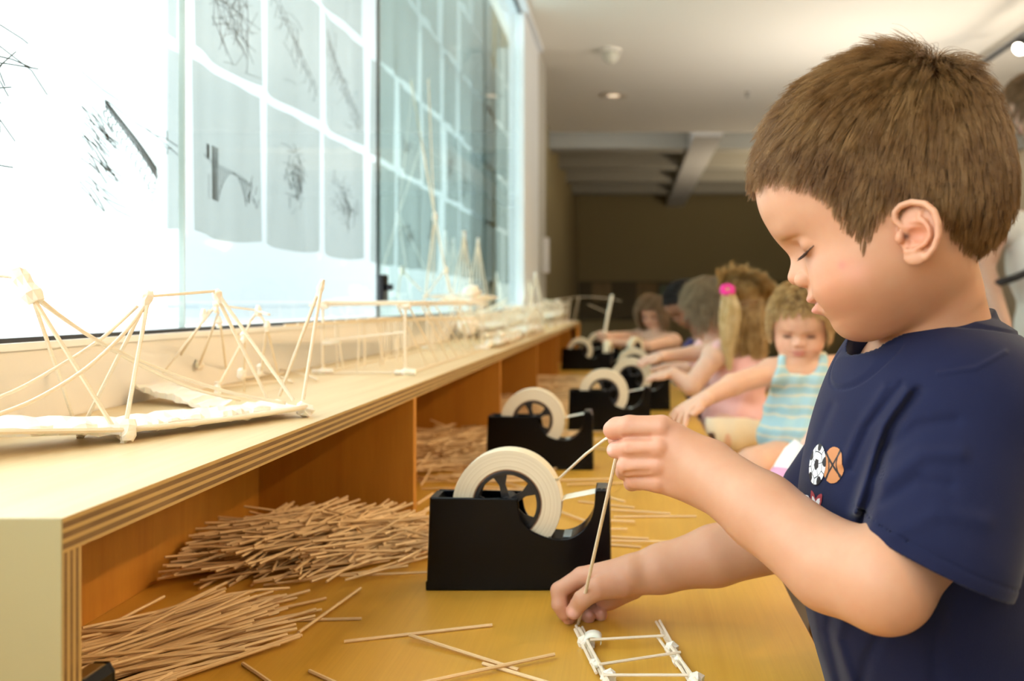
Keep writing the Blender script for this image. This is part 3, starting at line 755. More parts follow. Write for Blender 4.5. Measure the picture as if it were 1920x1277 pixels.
def right_arm(p):
    d = capsule(p, P(*R_WR), P(1240, 1066, .832), .0195, .0225)
    d = smin(d, capsule(p, P(1240, 1066, .832), P(1340, 1042, .835), .0225, .0285), .012)
    d = smin(d, capsule(p, P(1340, 1042, .835), P(1560, 985, .835), .0285, .033), .012)
    d = smin(d, capsule(p, P(1560, 985, .835), P(1690, 800, .80), .033, .042), .006)
    palm = None
    for f in RF:
        m = f[0]; x = capsule(p, P(R_WR[0]-6, R_WR[1]+(m[1]-1088)*.7, R_WR[2]+(m[2]-.845)*.6), P(*m[:3]), .0165, .0092)
        palm = x if palm is None else smin(palm, x, .006)
    palm = smin(palm, capsule(p, P(1180, 1095, .846), P(1140, 1118, .856), .0155, .014), .008)
    d = smin(d, palm, .010)
    d = smin(d, chain(p, RT, .004), .005)
    for f in RF: d = smin(d, chain(p, f, .0035), .003)
    # thumb crease
    d += bumpf(p, P(1094, 1121, .802), .0022, .0005)
    return d
def neck(p):
    # the neck leans with the head; broad from front to back
    a = np.array(P(1734, 470, .618)); b = np.array(P(1742, 655, .640))
    d = capsule(p, a, b, .033, .0355)
    d = smin(d, capsule(p, P(1752, 560, .625), P(1768, 700, .65), .033, .045), .02)
    return d
def torso(p):
    ch = ellips(p, P(1728, 870, .665), (.074, .110, .125))
    be = ellips(p, P(1708, 1030, .675), (.080, .106, .13))
    hp = ellips(p, P(1785, 1310, .685), (.086, .108, .13))
    sh = capsule(p, P(1805, 785, .60), P(1715, 805, .765), .048, .045)
    up = ellips(p, P(1778, 745, .66), (.066, .10, .055))
    return smin(smin(smin(smin(ch, be, .05), hp, .06), sh, .03), up, .03)
def body_all(p):
    near = np.linalg.norm(p-BO, axis=1) < .17
    dh = np.full(len(p), .12)
    if near.any(): dh[near] = head_sdf(to_head(p[near]))*.001
    d = smin(dh, neck(p), .010)
    d = smin(d, torso(p)+.009, .02)
    d = smin(d, left_arm(p), .006); d = smin(d, right_arm(p), .006)
    return d
def legs_(p):
    d = capsule(p, P(1760, 1330, .635), (.24, .60, .30), .062, .045)
    d = smin(d, capsule(p, (.24, .60, .30), (.26, .60, .06), .045, .028), .01)
    d = smin(d, capsule(p, P(1735, 1330, .74), (.24, .76, .30), .062, .045), .01)
    d = smin(d, capsule(p, (.24, .76, .30), (.26, .77, .06), .045, .028), .01)
    return d

def pxy(p): return VX+F*p[:, 0]/p[:, 1], VY+F*(CZ-p[:, 2])/p[:, 1]
def fold(px, py, pts, w, amp):
    d = poly_dist(px, py, pts); return amp*np.exp(-(d/w)**2)
SL_A, SL_B = np.array(P(1812, 788, .600)), np.array(P(1752, 1045, .556))
SR_A, SR_B = np.array(P(1662, 805, .765)), np.array(P(1548, 932, .822))
RC = np.array(P(1728, 640, .650)); RE = np.array(P(1855, 588, .65))-np.array(P(1600, 692, .65)); RE /= np.linalg.norm(RE)
RN = np.cross(RE, [0, 1, 0]); RN = RN if RN[2] > 0 else -RN; RL = np.cross(RN, RE)
def shirt_outer(p):
    px, py = pxy(p)
    d = torso(p)-.0065; nz = 0
    s1 = capsule(p, SL_A, SL_B, .055, .0525); s2 = capsule(p, SR_A, SR_B, .052, .044)
    nearf = smooth01(p[:, 1], .70, .60)
    dd = fold(px, py, [(1722, 735), (1680, 790), (1655, 850), (1640, 920), (1612, 1000)], 11, -.0044)
    dd += fold(px, py, [(1700, 735), (1655, 800), (1628, 880), (1600, 960)], 9, .0032)
    dd += fold(px, py, [(1690, 720), (1630, 800), (1596, 880)], 7, -.0018)
    dd += fold(px, py, [(1660, 725), (1610, 800), (1580, 870)], 8, .0016)
    dd += fold(px, py, [(1668, 840), (1720, 800), (1790, 790)], 13, -.0020)+fold(px, py, [(1655, 905), (1730, 850), (1800, 850)], 16, .0028)
    dd += fold(px, py, [(1650, 945), (1720, 900), (1780, 910)], 12, -.0018)
    dd += fold(px, py, [(1680, 1000), (1760, 960), (1850, 980)], 16, .0016)
    dd += fold(px, py, [(1560, 1110), (1553, 1180), (1575, 1277), (1590, 1400)], 9, -.0028)+fold(px, py, [(1590, 1130), (1570, 1200), (1600, 1290)], 11, .0026)
    dd += fold(px, py, [(1650, 1190), (1625, 1240), (1615, 1300)], 12, -.0024)+fold(px, py, [(1522, 1120), (1530, 1200), (1560, 1290)], 9, .0022)
    dd += fold(px, py, [(1760, 1150), (1750, 1220), (1760, 1300)], 16, -.0022)
    dd += fold(px, py, [(1560, 760), (1530, 830), (1480, 900)], 8, -.0020)+fold(px, py, [(1535, 770), (1500, 840), (1465, 890)], 7, .0012)
    dd += fold(px, py, [(1885, 660), (1830, 690), (1760, 700)], 5, .0012)
    dd = dd*nearf; s1 = s1-dd; s2 = s2-dd*.3; d = d-dd
    ax = (SL_B-SL_A)/np.linalg.norm(SL_B-SL_A); ax = ax+np.array([0, .42, 0]); ax /= np.linalg.norm(ax); c1 = (p-SL_B)@ax-.003
    ax2 = (SR_B-SR_A)/np.linalg.norm(SR_B-SR_A); c2 = (p-SR_B)@ax2-.008
    h1 = smax(smax(s1, np.where(c1 > -.045, -(s1+.0030), -1), .0008), c1, .0008)
    h2 = smax(smax(s2, np.where(c2 > -.040, -(s2+.0030), -1), .0008), c2, .0008)
    hem = np.hypot(np.maximum(np.abs(s1+.0012)-.0018, 0), np.maximum(np.abs(c1+.009)-.0004, 0))
    d = smin(smin(d, h1, .014), h2, .020)
    d += .0006*np.exp(-(hem/.0009)**2)
    q = p-RC; e, l, n = q@RE, q@RL, q@RN
    rr = (np.hypot(e/.056, l/.047)-1)*.050
    rho = np.hypot(rr*1.0, n+.004); d -= .0011*smooth01(rho, .0165, .0150)*(rr > -.004); d += .0007*np.exp(-((rho-.0172)/.0010)**2)
    col = np.hypot(np.maximum(np.abs(rr+.001)-.0012, 0), np.maximum(np.abs(n+.004)-.0065, 0))-.0018
    return d, col, rr, n, s1
def shirt_sdf(p):
    d, col, rr, n, s1 = shirt_outer(p)
    sh = d
    sh = smax(sh, -np.maximum(rr+.001, -n-.030), .001)              # neck opening
    sh = smin(sh, col, .0015)
    return sh
boy = thing('person', 'small boy with short brown hair and navy T-shirt holding a thin stick in both hands', 'person', (.25, .68, 0))
_lo = np.array([-.10, .48, CZ-.46]); _hi = np.array([.36, .92, CZ+.20])
V, Qd, nr = sdf_mesh(body_all, _lo, _hi, .0021 if QUICK else .00125)
hq = to_head(V)
inside = in_poly(hq[:, 0], hq[:, 1], HAIRPOLY)
hd = poly_dist(hq[:, 0], hq[:, 1], HAIRLINE[:-1])
headv = (np.linalg.norm(V-BO, axis=1) < .15) & (head_sdf(hq, ears=False) < 1.6)
hm = np.where(inside, 1-np.exp(-hd/3.0), 0)*headv*(np.abs(hq[:, 2]) < 90)
SK = (.56, .315, .195)
cols = head_colors(hq, SK, (.70, .30, .27), (.10, .055, .022), hm, marks=[((37, -28, -55), 3.0, (.75, .18, .16), .75), ((30, -36, -56), 9, (.78, .40, .33), .35), ((64, 4.5, -24), 0, SK, 0)] if True else ())
# brow hairs and nails are pigment too
bw = np.exp(-((hq[:, 1]-7.5+(np.abs(hq[:, 2])-22)**2*.012)/1.7)**2-((np.abs(hq[:, 2])-23)/13)**4)*(hq[:, 0] > 50)
cols = cols*(1-.5*bw[:, None])+np.array([.42, .25, .12])*.5*bw[:, None]
for c, r in ((P(1137, 845, .676), .0042), (P(1073, 1150, .8085), .0055), (P(1104, 1151, .836), .0036), (P(1126, 1146, .84), .003)):
    m = np.exp(-(((V-np.array(c))/r)**2).sum(1)**2)[:, None]*.8; cols = cols*(1-m)+np.array([.92, .62, .58])*m
for f in LF+RF+[RT]:     # rosy finger tips and knuckles
    for q, a in ((f[-1], .35), (f[0], .25), (f[1], .2)):
        m = np.exp(-(((V-np.array(P(*q[:3])))/.013)**2).sum(1))[:, None]*a; cols = cols*(1-m)+np.array([.82, .42, .34])*m
ob = mesh_obj('body', V, Qd, M_skin, boy, boy.location); paint(ob, 'tone', cols)
# --- hair
rng = np.random.default_rng(5)
tri = Qd; tm = hm[tri].min(1) > .22
qa = V[tri[tm]]; na = nr[tri[tm]]
ar = np.linalg.norm(np.cross(qa[:, 2]-qa[:, 0], qa[:, 3]-qa[:, 1]), axis=1); pr = ar/ar.sum()
NS = 16000 if QUICK else 60000
pick = rng.choice(len(qa), NS, p=pr); s_, t_ = rng.random((2, NS, 1))
def bil(x): return (x[:, 0]*(1-s_)*(1-t_)+x[:, 1]*s_*(1-t_)+x[:, 2]*s_*t_+x[:, 3]*(1-s_)*t_)
R0 = bil(qa[pick]); N0 = bil(na[pick]); N0 /= np.linalg.norm(N0, axis=1, keepdims=True)
H0 = to_head(R0)
crown = np.array([-74., 86., -16.])
df = H0-crown; dist = np.linalg.norm(df, axis=1)
fl = df/dist[:, None]
down = (BR.T@np.array([0, 0, -1.0]))
wgt = np.clip((dist-25)/110, 0, 1)[:, None]
side = np.clip((np.abs(H0[:, 2])-30)/40, 0, 1)[:, None]
fl = fl+down*(.04+.30*wgt*side)+np.array([.30, 0, 0])*(1-wgt)*(1-side)
back = np.clip((-H0[:, 0]-45)/40, 0, 1)[:, None]; fl = fl+down*back*.5
sw = np.sin(H0[:, 0:1]*.09+H0[:, 1:2]*.05)*.10; fl = fl+np.array([0, 0, 1.0])*sw*(H0[:, 1:2] > 60)
D0 = fl@BR.T; D0 = D0-N0*(D0*N0).sum(1, keepdims=True); D0 /= np.linalg.norm(D0, axis=1, keepdims=True)
edge = np.clip(hd_r/14, 0, 1) if False else np.clip(poly_dist(H0[:, 0], H0[:, 1], HAIRLINE[:-1])/16, 0, 1)
top = np.clip((H0[:, 1]-20)/60, 0, 1)
ln = (.009+.009*edge+.010*top)*(1+.18*rng.normal(size=NS)).clip(.5, 1.5)
front = np.clip((H0[:, 0]-35)/30, 0, 1); ln *= 1-.15*front
crz = np.exp(-(dist/24)**2)
lift = (.20+.06*top+.75*crz)*(1+.22*rng.normal(size=NS))*(.45+.55*edge)+.06
droop = .25+.55*(1-top)+.45*front
# clumps
NC = 2600; ci = rng.choice(NS, NC, replace=False)
from mathutils import kdtree
kd = kdtree.KDTree(NC)
for i, c in enumerate(ci): kd.insert(Vector(R0[c]), i)
kd.balance(); idx = np.array([ci[kd.find(Vector(p))[1]] for p in R0])
hs = grow(R0-N0*.0006, N0, D0, ln, lift, droop, K=7, clump=(idx, .62), rng=rng, curl=.05)
M_hair = hair_mat('boy_hair', (.070, .029, .008), (.245, .120, .034), (.37, .215, .080))
hair_obj('hair', hs, .00012, .00004, M_hair, boy, boy.location)
# --- eyelashes
lm = MB(); rl = random.Random(2)
for sgn in (-1, 1):
    for k in range(34):
        t = k/33; w = 17.5+26*t+rl.uniform(-.3, .3); base = np.array([0, -9.2+2.0*((w-29)/13)**2+(w-28)*-.03, w*1.0])
        # find the lid surface by marching from the front
        u = 72.0
        for _ in range(14): u -= float(head_sdf(np.array([[u, base[1], w]]))[0])*.9
        L = rl.uniform(5.5, 8.5)*(.6+.6*math.sin(PI*min(1, t*.8+.15)))
        a = np.array([u-.3, base[1], w*sgn]); dr = np.array([.80, -.42, (.05+.55*(t-.35))*sgn]); dr /= np.linalg.norm(dr)
        pts = [from_head(a+dr*L*s+np.array([0, .9*L*s*s*.25, 0])) for s in (0, .35, .7, 1)]
        lm.tube(pts, [.00036, .00030, .00020, .00007], 4)
lo_ = lm.build('eyelashes', mat('dark_lash', (.035, .022, .016), .5), boy); lo_.location = -boy.location

# --- T-shirt
def fabric(name, c, c2, bumpy=.25, scale=1400):
    m = mat(name, c, .85); n = N(m); p = n.p
    f = n.noise(n.coords(), 26, 4, .6); n.link(n.mix(f, c, c2), p.inputs['Base Color'])
    p.inputs['Sheen Weight'].default_value = .12; p.inputs['Sheen Roughness'].default_value = .4; p.inputs['Specular IOR Level'].default_value = .15
    n.bump(n.noise(n.coords(), scale, 2, .6), bumpy, .0008); return m
M_navy = fabric('navy_cotton', (.0075, .0100, .036), (.011, .0145, .047))
Vs, Qs, ns = sdf_mesh(shirt_sdf, (.09, .49, CZ-.50), (.36, .90, CZ-.0), .0020 if QUICK else .00125)
mesh_obj('tshirt', Vs, Qs, M_navy, boy, boy.location)
# printed balls on the chest
def motif(a, b):
    """colour index at (a, b) millimetres on the chest, -1 where bare"""
    r = np.full(a.shape, -1)
    def circ(ca, cb, R): return (a-ca)**2+(b-cb)**2 < R*R
    # volleyball (blue and white)
    m = circ(21, -40, 17.5); t = (a-21)*.35+(b+40)*.94; tt = t+((a-21)/17.5)**2*5
    r = np.where(m, np.where(np.mod(tt+6, 13.5) < 6.8, 3, 1), r)
    # baseball
    m = circ(-9, -34, 16.5); r = np.where(m, 1, r)
    cur = np.abs(np.hypot(a+34, b+34)-33.5); r = np.where(m & ((cur < .45) | ((cur < 1.6) & (np.mod(b, 2.6) < .9))), 2, r)
    # star
    ang = np.arctan2(b+24, a-7)+.25; rad = np.hypot(a-7, b+24); k = np.mod(ang*5/(2*PI), 1); k = np.abs(k-.5)*2
    edge = 15.5*(1-.56*(1-k)); r = np.where((rad < edge) & (r != 3) | (rad < edge*.9), 2, r); r = np.where(rad < edge*.70, 1, r)
    # basketball
    m = circ(24, 12, 13.0); r = np.where(m, 4, r)
    ln_ = (np.abs((a-24)*.5+(b-12)*.86) < .9) | (np.abs((a-24)*.86-(b-12)*.5) < .9) | (np.abs(np.hypot(a-42, b-17)-14) < .8) | (np.abs(np.hypot(a-6, b-7)-14) < .8)
    r = np.where(m & ln_, 0, r)
    # football
    m = circ(0, 8, 15.5); r = np.where(m, 1, r)
    da, db = a, b-8; rr = np.hypot(da, db); an = np.arctan2(da, db)
    pent = rr*np.cos(np.mod(an+PI/5, 2*PI/5)-PI/5) < 3.8
    seam = (rr > 4) & (rr < 11) & (np.abs(np.sin(an*2.5)) < .42/np.maximum(rr, 1)*2.0) & (np.cos(an*5) > 0)
    out = np.zeros(a.shape, bool)
    for k5 in range(5):
        t5 = k5*2*PI/5; ca, cb = 13.8*math.sin(t5), 13.8*math.cos(t5); out |= (np.hypot(da-ca, db-cb) < 3.7)
        t6 = t5+PI/5; ca, cb = 10.6*math.sin(t6), 10.6*math.cos(t6); s6 = (np.abs((da-ca)*math.cos(t6)-(db-cb)*math.sin(t6)) < .4) & (rr > 10.6)
        out |= s6
        c1 = np.array([10.6*math.sin(t6), 10.6*math.cos(t6)])
        for t7 in (t5, t5+2*PI/5):
            c2 = np.array([9.6*math.sin(t7), 9.6*math.cos(t7)]); ab = c2-c1; tt_ = np.clip(((da-c1[0])*ab[0]+(db-c1[1])*ab[1])/(ab@ab), 0, 1)
            out |= np.hypot(da-c1[0]-tt_*ab[0], db-c1[1]-tt_*ab[1]) < .4
    r = np.where(m & (pent | seam | out), 0, r); r = np.where(m & (rr > 14.9), 0, r)
    return r
ga = np.arange(-28, 42, .4 if not QUICK else .7); gb = np.arange(-62, 26, .4 if not QUICK else .7)
GA, GB = np.meshgrid(ga, gb, indexing='ij'); PC = np.array(P(1543, 880, .665))
pp = np.stack([np.full(GA.size, .07), PC[1]-.021-GA.ravel()/1000, PC[2]+GB.ravel()/1000], 1)
for _ in range(60): pp[:, 0] += np.clip((shirt_outer(pp)[0]), -.01, .02)*.8
pp[:, 0] -= .0008
mi = motif(GA+.35, GB+.35); na_, nb_ = GA.shape
iq = np.arange(GA.size).reshape(GA.shape); quads = np.stack([iq[:-1, :-1], iq[1:, :-1], iq[1:, 1:], iq[:-1, 1:]], -1).reshape(-1, 4)
mq = mi[:-1, :-1].ravel(); keep = mq >= 0; quads = quads[keep]; mq = mq[keep]
us, inv = np.unique(quads, return_inverse=True)
pr_ = mesh_obj('chest_print', pp[us], inv.reshape(-1, 4), mat('print_black', (.008, .008, .012), .5), bpy.data.objects['tshirt'], boy.location)
for nm, c in (('print_white', (.78, .80, .82)), ('print_red', (.34, .035, .05)), ('print_blue', (.15, .28, .55)), ('print_orange', (.50, .20, .07))):
    pr_.data.materials.append(mat(nm, c, .55))
pr_.data.polygons.foreach_set('material_index', mq.astype(np.int32)); pr_['label'] = 'printed sports balls and star'

# --- shorts, legs and shoes below the table edge
def shorts_b(p):
    hip = ellips(p, P(1785, 1310, .685), (.092, .114, .12)); d = smin(hip, capsule(p, (.275, .63, .46), (.28, .63, .30), .068, .066), .02)
    d = smin(d, capsule(p, (.275, .75, .46), (.28, .75, .30), .068, .066), .02); return smax(smax(d, .27-p[:, 2], .003), p[:, 2]-(CZ-.36), .003)
Vb, Qb, _ = sdf_mesh(shorts_b, (.12, .50, .24), (.42, .90, .56), .006); mesh_obj('shorts', Vb, Qb, fabric('khaki_cotton', (.30, .24, .15), (.34, .28, .18), .2, 300), boy, boy.location)
for yy in (.63, .75):
    lf = lambda p: smin(smin(capsule(p, (.28, yy, .40), (.28, yy, .27), .045, .038), capsule(p, (.28, yy, .27), (.285, yy, .06), .040, .026), .02), ellips(p, (.255, yy, .035), (.055, .026, .028)), .012)
    Vb, Qb, _ = sdf_mesh(lf, (.15, yy-.08, -.01), (.36, yy+.08, .43), .006); oo = mesh_obj('leg', Vb, Qb, M_skin, boy, boy.location); paint(oo, 'tone', np.tile(np.array(SK), (len(Vb), 1)))
    sf = lambda p: smax(smin(ellips(p, (.245, yy, .032), (.075, .034, .032)), ellips(p, (.29, yy, .045), (.035, .032, .045)), .01), .001-p[:, 2], .002)
    Vb, Qb, _ = sdf_mesh(sf, (.14, yy-.06, -.01), (.36, yy+.06, .12), .004); mesh_obj('shoe', Vb, Qb, M_white, boy, boy.location)
# ------------------------------------------------------------------ tape dispensers
def disp_profile():
    z = [(78, 1200), (78, 1130), (100, 1112), (122, 430), (840, 442), (846, 520), (872, 620), (950, 705), (1090, 765), (1240, 772), (1360, 715), (1440, 615), (1472, 510), (1480, 372), (1568, 372), (1598, 425), (1606, 880), (1612, 1200)]
    return [((x-78)*.132e-3, (1200-y)*.132e-3) for x, y in z]
def smooth_mid(pts, i0, i1, m=4):
    out = list(pts[:i0])
    for i in range(i0, i1):
        p0, p1, p2, p3 = pts[i-1] if i > i0 else pts[i], pts[i], pts[i+1], pts[i+2] if i+2 <= i1 else pts[i+1]
        for k in range(m):
            t = k/m; out.append(tuple(.5*((2*b)+(-a+c)*t+(2*a-5*b+4*c-d)*t*t+(-a+3*b-3*c+d)*t**3) for a, b, c, d in zip(p0, p1, p2, p3)))
    return out+list(pts[i1:])
DP = disp_profile(); DPS = smooth_mid(DP, 5, 12); DC = (.0876, .0917)
def make_dispenser(roll_r=.060):
    t = thing('tape_dispenser', '', 'tape dispenser', (0, 0, 0))
    W = .042
    mb = MB(); mb.prism(DPS, 0, .0035); mb.build('side_panel', M_black, t, bevel=.0012)
    mb = MB(); mb.prism(DPS, W-.0035, W); mb.build('side_panel', M_black, t, bevel=.0012)
    # the weighted core with its hollow for the roll
    arc = [(DC[0]+.064*math.cos(a), DC[1]+.064*math.sin(a)) for a in [math.radians(200+130*i/18) for i in range(19)]]
    arc2 = [(x, y) for x, y in DP[8:15]]
    core = [(.0005, .0005), (.004, .1008), (.012, .1008)]+[(x, z) for x, z in arc if x < DP[8][0]]+[(x, z-.0004) for x, z in smooth_mid(arc2, 0, 4)]+[(x-.0003, z) for x, z in DP[15:17]]+[(DP[-1][0]-.0003, .0005)]
    MB().prism(core, .0036, W-.0036).build('weighted_base', M_black, t)
    # roll
    def ring(r0, r1, y0, y1, m, name, parent, cx=DC, seg=64):
        b_ = MB(); vs = []; n = seg
        for (r, y) in ((r0, y0), (r1, y0), (r1, y1), (r0, y1)):
            for k in range(n): a = 2*PI*k/n; vs.append((cx[0]+r*math.cos(a), y, cx[1]+r*math.sin(a)))
        fs = [((i*n)+k, (i*n)+(k+1) % n, ((i+1) % 4)*n+(k+1) % n, ((i+1) % 4)*n+k) for i in range(4) for k in range(n)]
        b_.add(vs, fs); return b_.build(name, m, parent, bevel=.0006)
    rl = ring(.0385, roll_r, .0085, .0335, M_roll, 'tape_roll', t)
    ring(.0372, .0384, .0088, .0332, M_card, 'cardboard_core', rl)
    # hub wheel
    hb = MB(); n = 48
    hubw = ring(.0325, .0368, .009, .033, M_hub, 'hub', t)
    sp = MB()
    for k in range(5):
        a = math.radians(90+14+72*k); c, s = math.cos(a), math.sin(a)
        def pt(r, o): return (DC[0]+r*c-o*s, DC[1]+r*s+o*c)
        sp.prism([pt(.006, -.0045), pt(.022, -.0035), pt(.034, -.0085), pt(.034, .0085), pt(.022, .0035), pt(.006, .0045)], .0105+.0001*k, .0125+.0001*k)
    sp.build('spokes', M_hub, hubw)
    ax = MB().tube([(DC[0], .0037, DC[1]), (DC[0], W-.0037, DC[1])], .0085, 20); ax.build('axle', M_hub, hubw)
    # tape strip to the cutter
    a0 = math.radians(6); sx, sz = DC[0]+roll_r*math.cos(a0), DC[1]+roll_r*math.sin(a0)
    ex, ez = DP[13][0]-.001, DP[13][1]-.0055
    st = MB(); th_ = .0004
    pts = [(sx-.002, sz-.004), (sx+.004, sz-.0005), (ex, ez), (ex+.008, ez+.0052)]
    poly = pts+[(x, z+th_) for x, z in pts[::-1]]
    st.prism(poly, .0088, .0332); st.build('tape_strip', M_tapeW, t)
    # cutter blade
    cb = MB(); x0 = DP[14][0]-.004; z0 = DP[14][1]+.0002
    cb.box((x0-.006, .008, z0), (x0+.004, .034, z0+.0012))
    for k in range(12): y = .009+k*.0021; cb.add([(x0+.004, y, z0), (x0+.004, y+.0018, z0), (x0+.0065, y+.0009, z0+.0006), (x0+.004, y, z0+.0012), (x0+.004, y+.0018, z0+.0012)], [(0, 1, 2), (3, 2, 4), (0, 2, 3), (1, 4, 2), (0, 3, 4, 1)])
    cb.build('cutter_blade', M_steel, t)
    # sticker inside the hollow
    MB().box((DP[9][0]-.004, .007, DP[9][1]+.0002), (DP[9][0]+.016, .035, DP[9][1]+.0008)).build('worn_sticker', mat('grey_sticker', (.35, .42, .43), .5), t)
    return t
M_roll = mat('masking_tape_roll', (.78, .70, .52), .6)
def roll_rings(m):
    n = N(m); tc = n.t.nodes.new('ShaderNodeTexCoord'); sp = n.t.nodes.new('ShaderNodeSeparateXYZ'); n.link(tc.outputs['Object'], sp.inputs[0])
    def mth(op, a, b=None):
        k = n.t.nodes.new('ShaderNodeMath'); k.operation = op
        for i, v in enumerate((a, b)):
            if v is None: continue
            if isinstance(v, bpy.types.NodeSocket): n.link(v, k.inputs[i])
            else: k.inputs[i].default_value = v
        return k.outputs[0]
    dx = mth('SUBTRACT', sp.outputs[0], DC[0]); dz = mth('SUBTRACT', sp.outputs[2], DC[1])
    r = mth('SQRT', mth('ADD', mth('MULTIPLY', dx, dx), mth('MULTIPLY', dz, dz)))
    cv = n.t.nodes.new('ShaderNodeCombineXYZ'); n.link(r, cv.inputs[0])
    f = n.noise(cv.outputs[0], 700, 2, .6); n.link(n.ramp(f, [(.35, (.62, .53, .36)), (.6, (.80, .73, .56))]), n.p.inputs['Base Color'])
M_card = mat('brown_card_core', (.30, .17, .10), .8)
roll_rings(M_roll)
def copy_tree(o, parent=None):
    c = o.copy(); C.objects.link(c); c.parent = parent
    for ch in list(o.children): copy_tree(ch, c)
    return c
disp0 = make_dispenser()
ZD = CZ-HD+.0003
DISPS = [((-.2222, .930), 0, 'black tape dispenser nearest the boy, beside his hands'),
         ((-.270, 1.60), 0, 'black tape dispenser second from the camera, behind the nearest one'),
         ((-.150, 2.07), 0, 'black tape dispenser overlapped by the boy\'s raised hand'),
         ((-.083, 2.51), -4, 'black tape dispenser with bluish sheen just left of the pink girl\'s hands'),
         ((-.070, 3.05), 3, 'black tape dispenser behind the one with the bluish sheen'),
         ((.000, 4.02), 58, 'small looking tape dispenser turned half round before the far girl\'s arms'),
         ((-.318, 3.97), 0, 'black tape dispenser at the far end beside the shelf edge'),
         ((-.082, 3.62), 84, 'tape dispenser seen end-on with its roll edge showing'),
         ((-.245, 4.62), 20, 'farthest tape dispenser, at the hands of the far girl'),
         ((-.487, .494), 0, 'black tape dispenser mostly hidden behind the near end of the shelf')]
for i, ((x, y), a, lab) in enumerate(DISPS):
    o = disp0 if i == 0 else copy_tree(disp0)
    o.location = (x, y, ZD); o.scale = (.84,)*3 if i == 9 else (1, 1, 1); o.rotation_euler = (0, 0, math.radians(a)); tag(o, lab, 'tape dispenser', 'black tape dispensers on the craft table')

# ------------------------------------------------------------------ sticks
rs = random.Random(11)
SR = .0016
def stick_mesh(L, r=SR, bend=0.0, n=6):
    m = MB(); k = 2 if not bend else 6
    pts = [(-L/2+L*i/(k-1), 0, bend*math.sin(PI*i/(k-1))) for i in range(k)]
    m.tube(pts, r, n); me = bpy.data.meshes.new('stick'); me.from_pydata(m.v, [], m.f); me.materials.append(M_stick)
    return me
SM = {L: stick_mesh(L) for L in (.08, .11, .14, .155, .175, .20)}
SMB = {L: stick_mesh(L, bend=.012) for L in (.14, .175)}
NST = [0]
def put_stick(a, b, label, group, me=None, r=SR):
    a, b = Vector(a), Vector(b); L = (b-a).length
    if me is None:
        key = min(SM, key=lambda k: abs(k-L)); me = SM[key]; s = L/key
    else: s = 1
    o = bpy.data.objects.new('thin_stick', me); link(o); o.location = (a+b)/2
    o.rotation_euler = (b-a).to_track_quat('X', 'Z').to_euler(); o.scale = (s, 1, 1)
    NST[0] += 1
    return tag(o, label, 'stick', group)
def T(px, py, h=SR, Zp=None):      # a point on the desk seen at a pixel, lifted by h
    Y = (HD-h)*F/(py-VY); return P(px, py, Y)
ORD = ['topmost', 'uppermost long', 'level', 'short middle', 'left middle', 'lower middle', 'lowest', 'pale far', 'slanting far', 'half hidden lower', 'left bay front', 'left bay rear', 'left leaning', 'far crosswise', 'far right tilted', 'stubby lower']
LOOSE = [((645, 1203), (923, 1172), 'loose stick at the centre of the near table top, upper one of a crossing pair'),
         ((768, 1191), (972, 1256), 'loose stick running down to the right from the middle of another stick'),
         ((775, 1284), (1040, 1227), 'loose stick slanting up to the right at the bottom edge beside the ladder'),
         ((905, 1244), (1050, 1287), 'loose stick touching the crossing sticks at the bottom edge'),
         ((560, 1186), (676, 1103), 'short loose stick slanting up to the right, crossing a long level stick'),
         ((382, 1167), (678, 1160), 'long loose stick pointing right out of the near heap'),
         ((580, 1258), (655, 1292), 'short stick cut off by the bottom edge left of centre'),
         ((455, 1244), (525, 1292), 'short stick at the lower right tip of the near heap')]
for k, (a, b, lab) in enumerate(LOOSE):
    put_stick(T(*a, h=SR+(.0028 if k in (1, 2, 4) else 0)), T(*b, h=SR+(.003 if k in (2, 4) else 0)), lab, 'loose sticks in front of the tape dispenser')
for k, (a, b) in enumerate([((1118, 926), (1172, 941)), ((1135, 955), (1257, 963)), ((1150, 969), (1306, 968)), ((1120, 992), (1176, 992)), ((1130, 1006), (1216, 1010)), ((1140, 1014), (1262, 1016)),
              ((1110, 1019), (1202, 1026)), ((1062, 908), (1180, 905)), ((1085, 940), (1190, 952)), ((1052, 960), (1120, 985)), ((785, 903), (834, 901)), ((784, 879), (832, 882)), ((782, 945), (812, 925)), ((1115, 840), (1170, 846)), ((1200, 905), (1290, 930)),
              ((1120, 975), (1190, 978))]):
    put_stick(T(*a, h=SR+.0028*(k % 2)), T(*b, h=SR+.0028*(k % 2)), '%s loose stick lying flat behind the nearest tape dispenser' % ORD[k], 'loose sticks behind the nearest dispenser')
def heap(n, cx, cy, sx, sy, h, ang, spread, Ls, stickfn, seed):
    r = random.Random(seed)
    for k in range(n):
        L = r.choice(Ls); a = math.radians(ang+r.gauss(0, spread)); x = cx+r.gauss(0, 1)*sx; y = cy+r.gauss(0, 1)*sy
        x = min(max(x, -.52+abs(math.cos(a))*L/2), .1)
        e = math.exp(-(((x-cx)/(2.1*sx))**2+((y-cy)/(2.1*sy))**2))
        z = CZ-HD+SR+.0005+h*e*(k/n)**.8+r.uniform(0, .002)
        tl = r.gauss(0, .10)*(1 if z > CZ-HD+.01 else .15)*L
        tl = max(-2*(z-(CZ-HD+SR)), min(2*(z-(CZ-HD+SR)), tl))
        dx, dy = math.cos(a)*L/2, math.sin(a)*L/2
        ya, yb = y-dy, y+dy
        if -.53 < x < -.31 or True:
            for yd in (1.221, 2.036, 2.85, 3.665):
                for lim, sg in ((yd-.002, -1), (yd+.019, 1)):
                    pass
            lo_y, hi_y = HLIM[seed]
            if yb > hi_y: ya -= yb-hi_y; yb = hi_y
            if ya < lo_y: yb += lo_y-ya; ya = lo_y
        stickfn((x-dx, ya, z-tl/2), (x+dx, yb, z+tl/2), L, r)
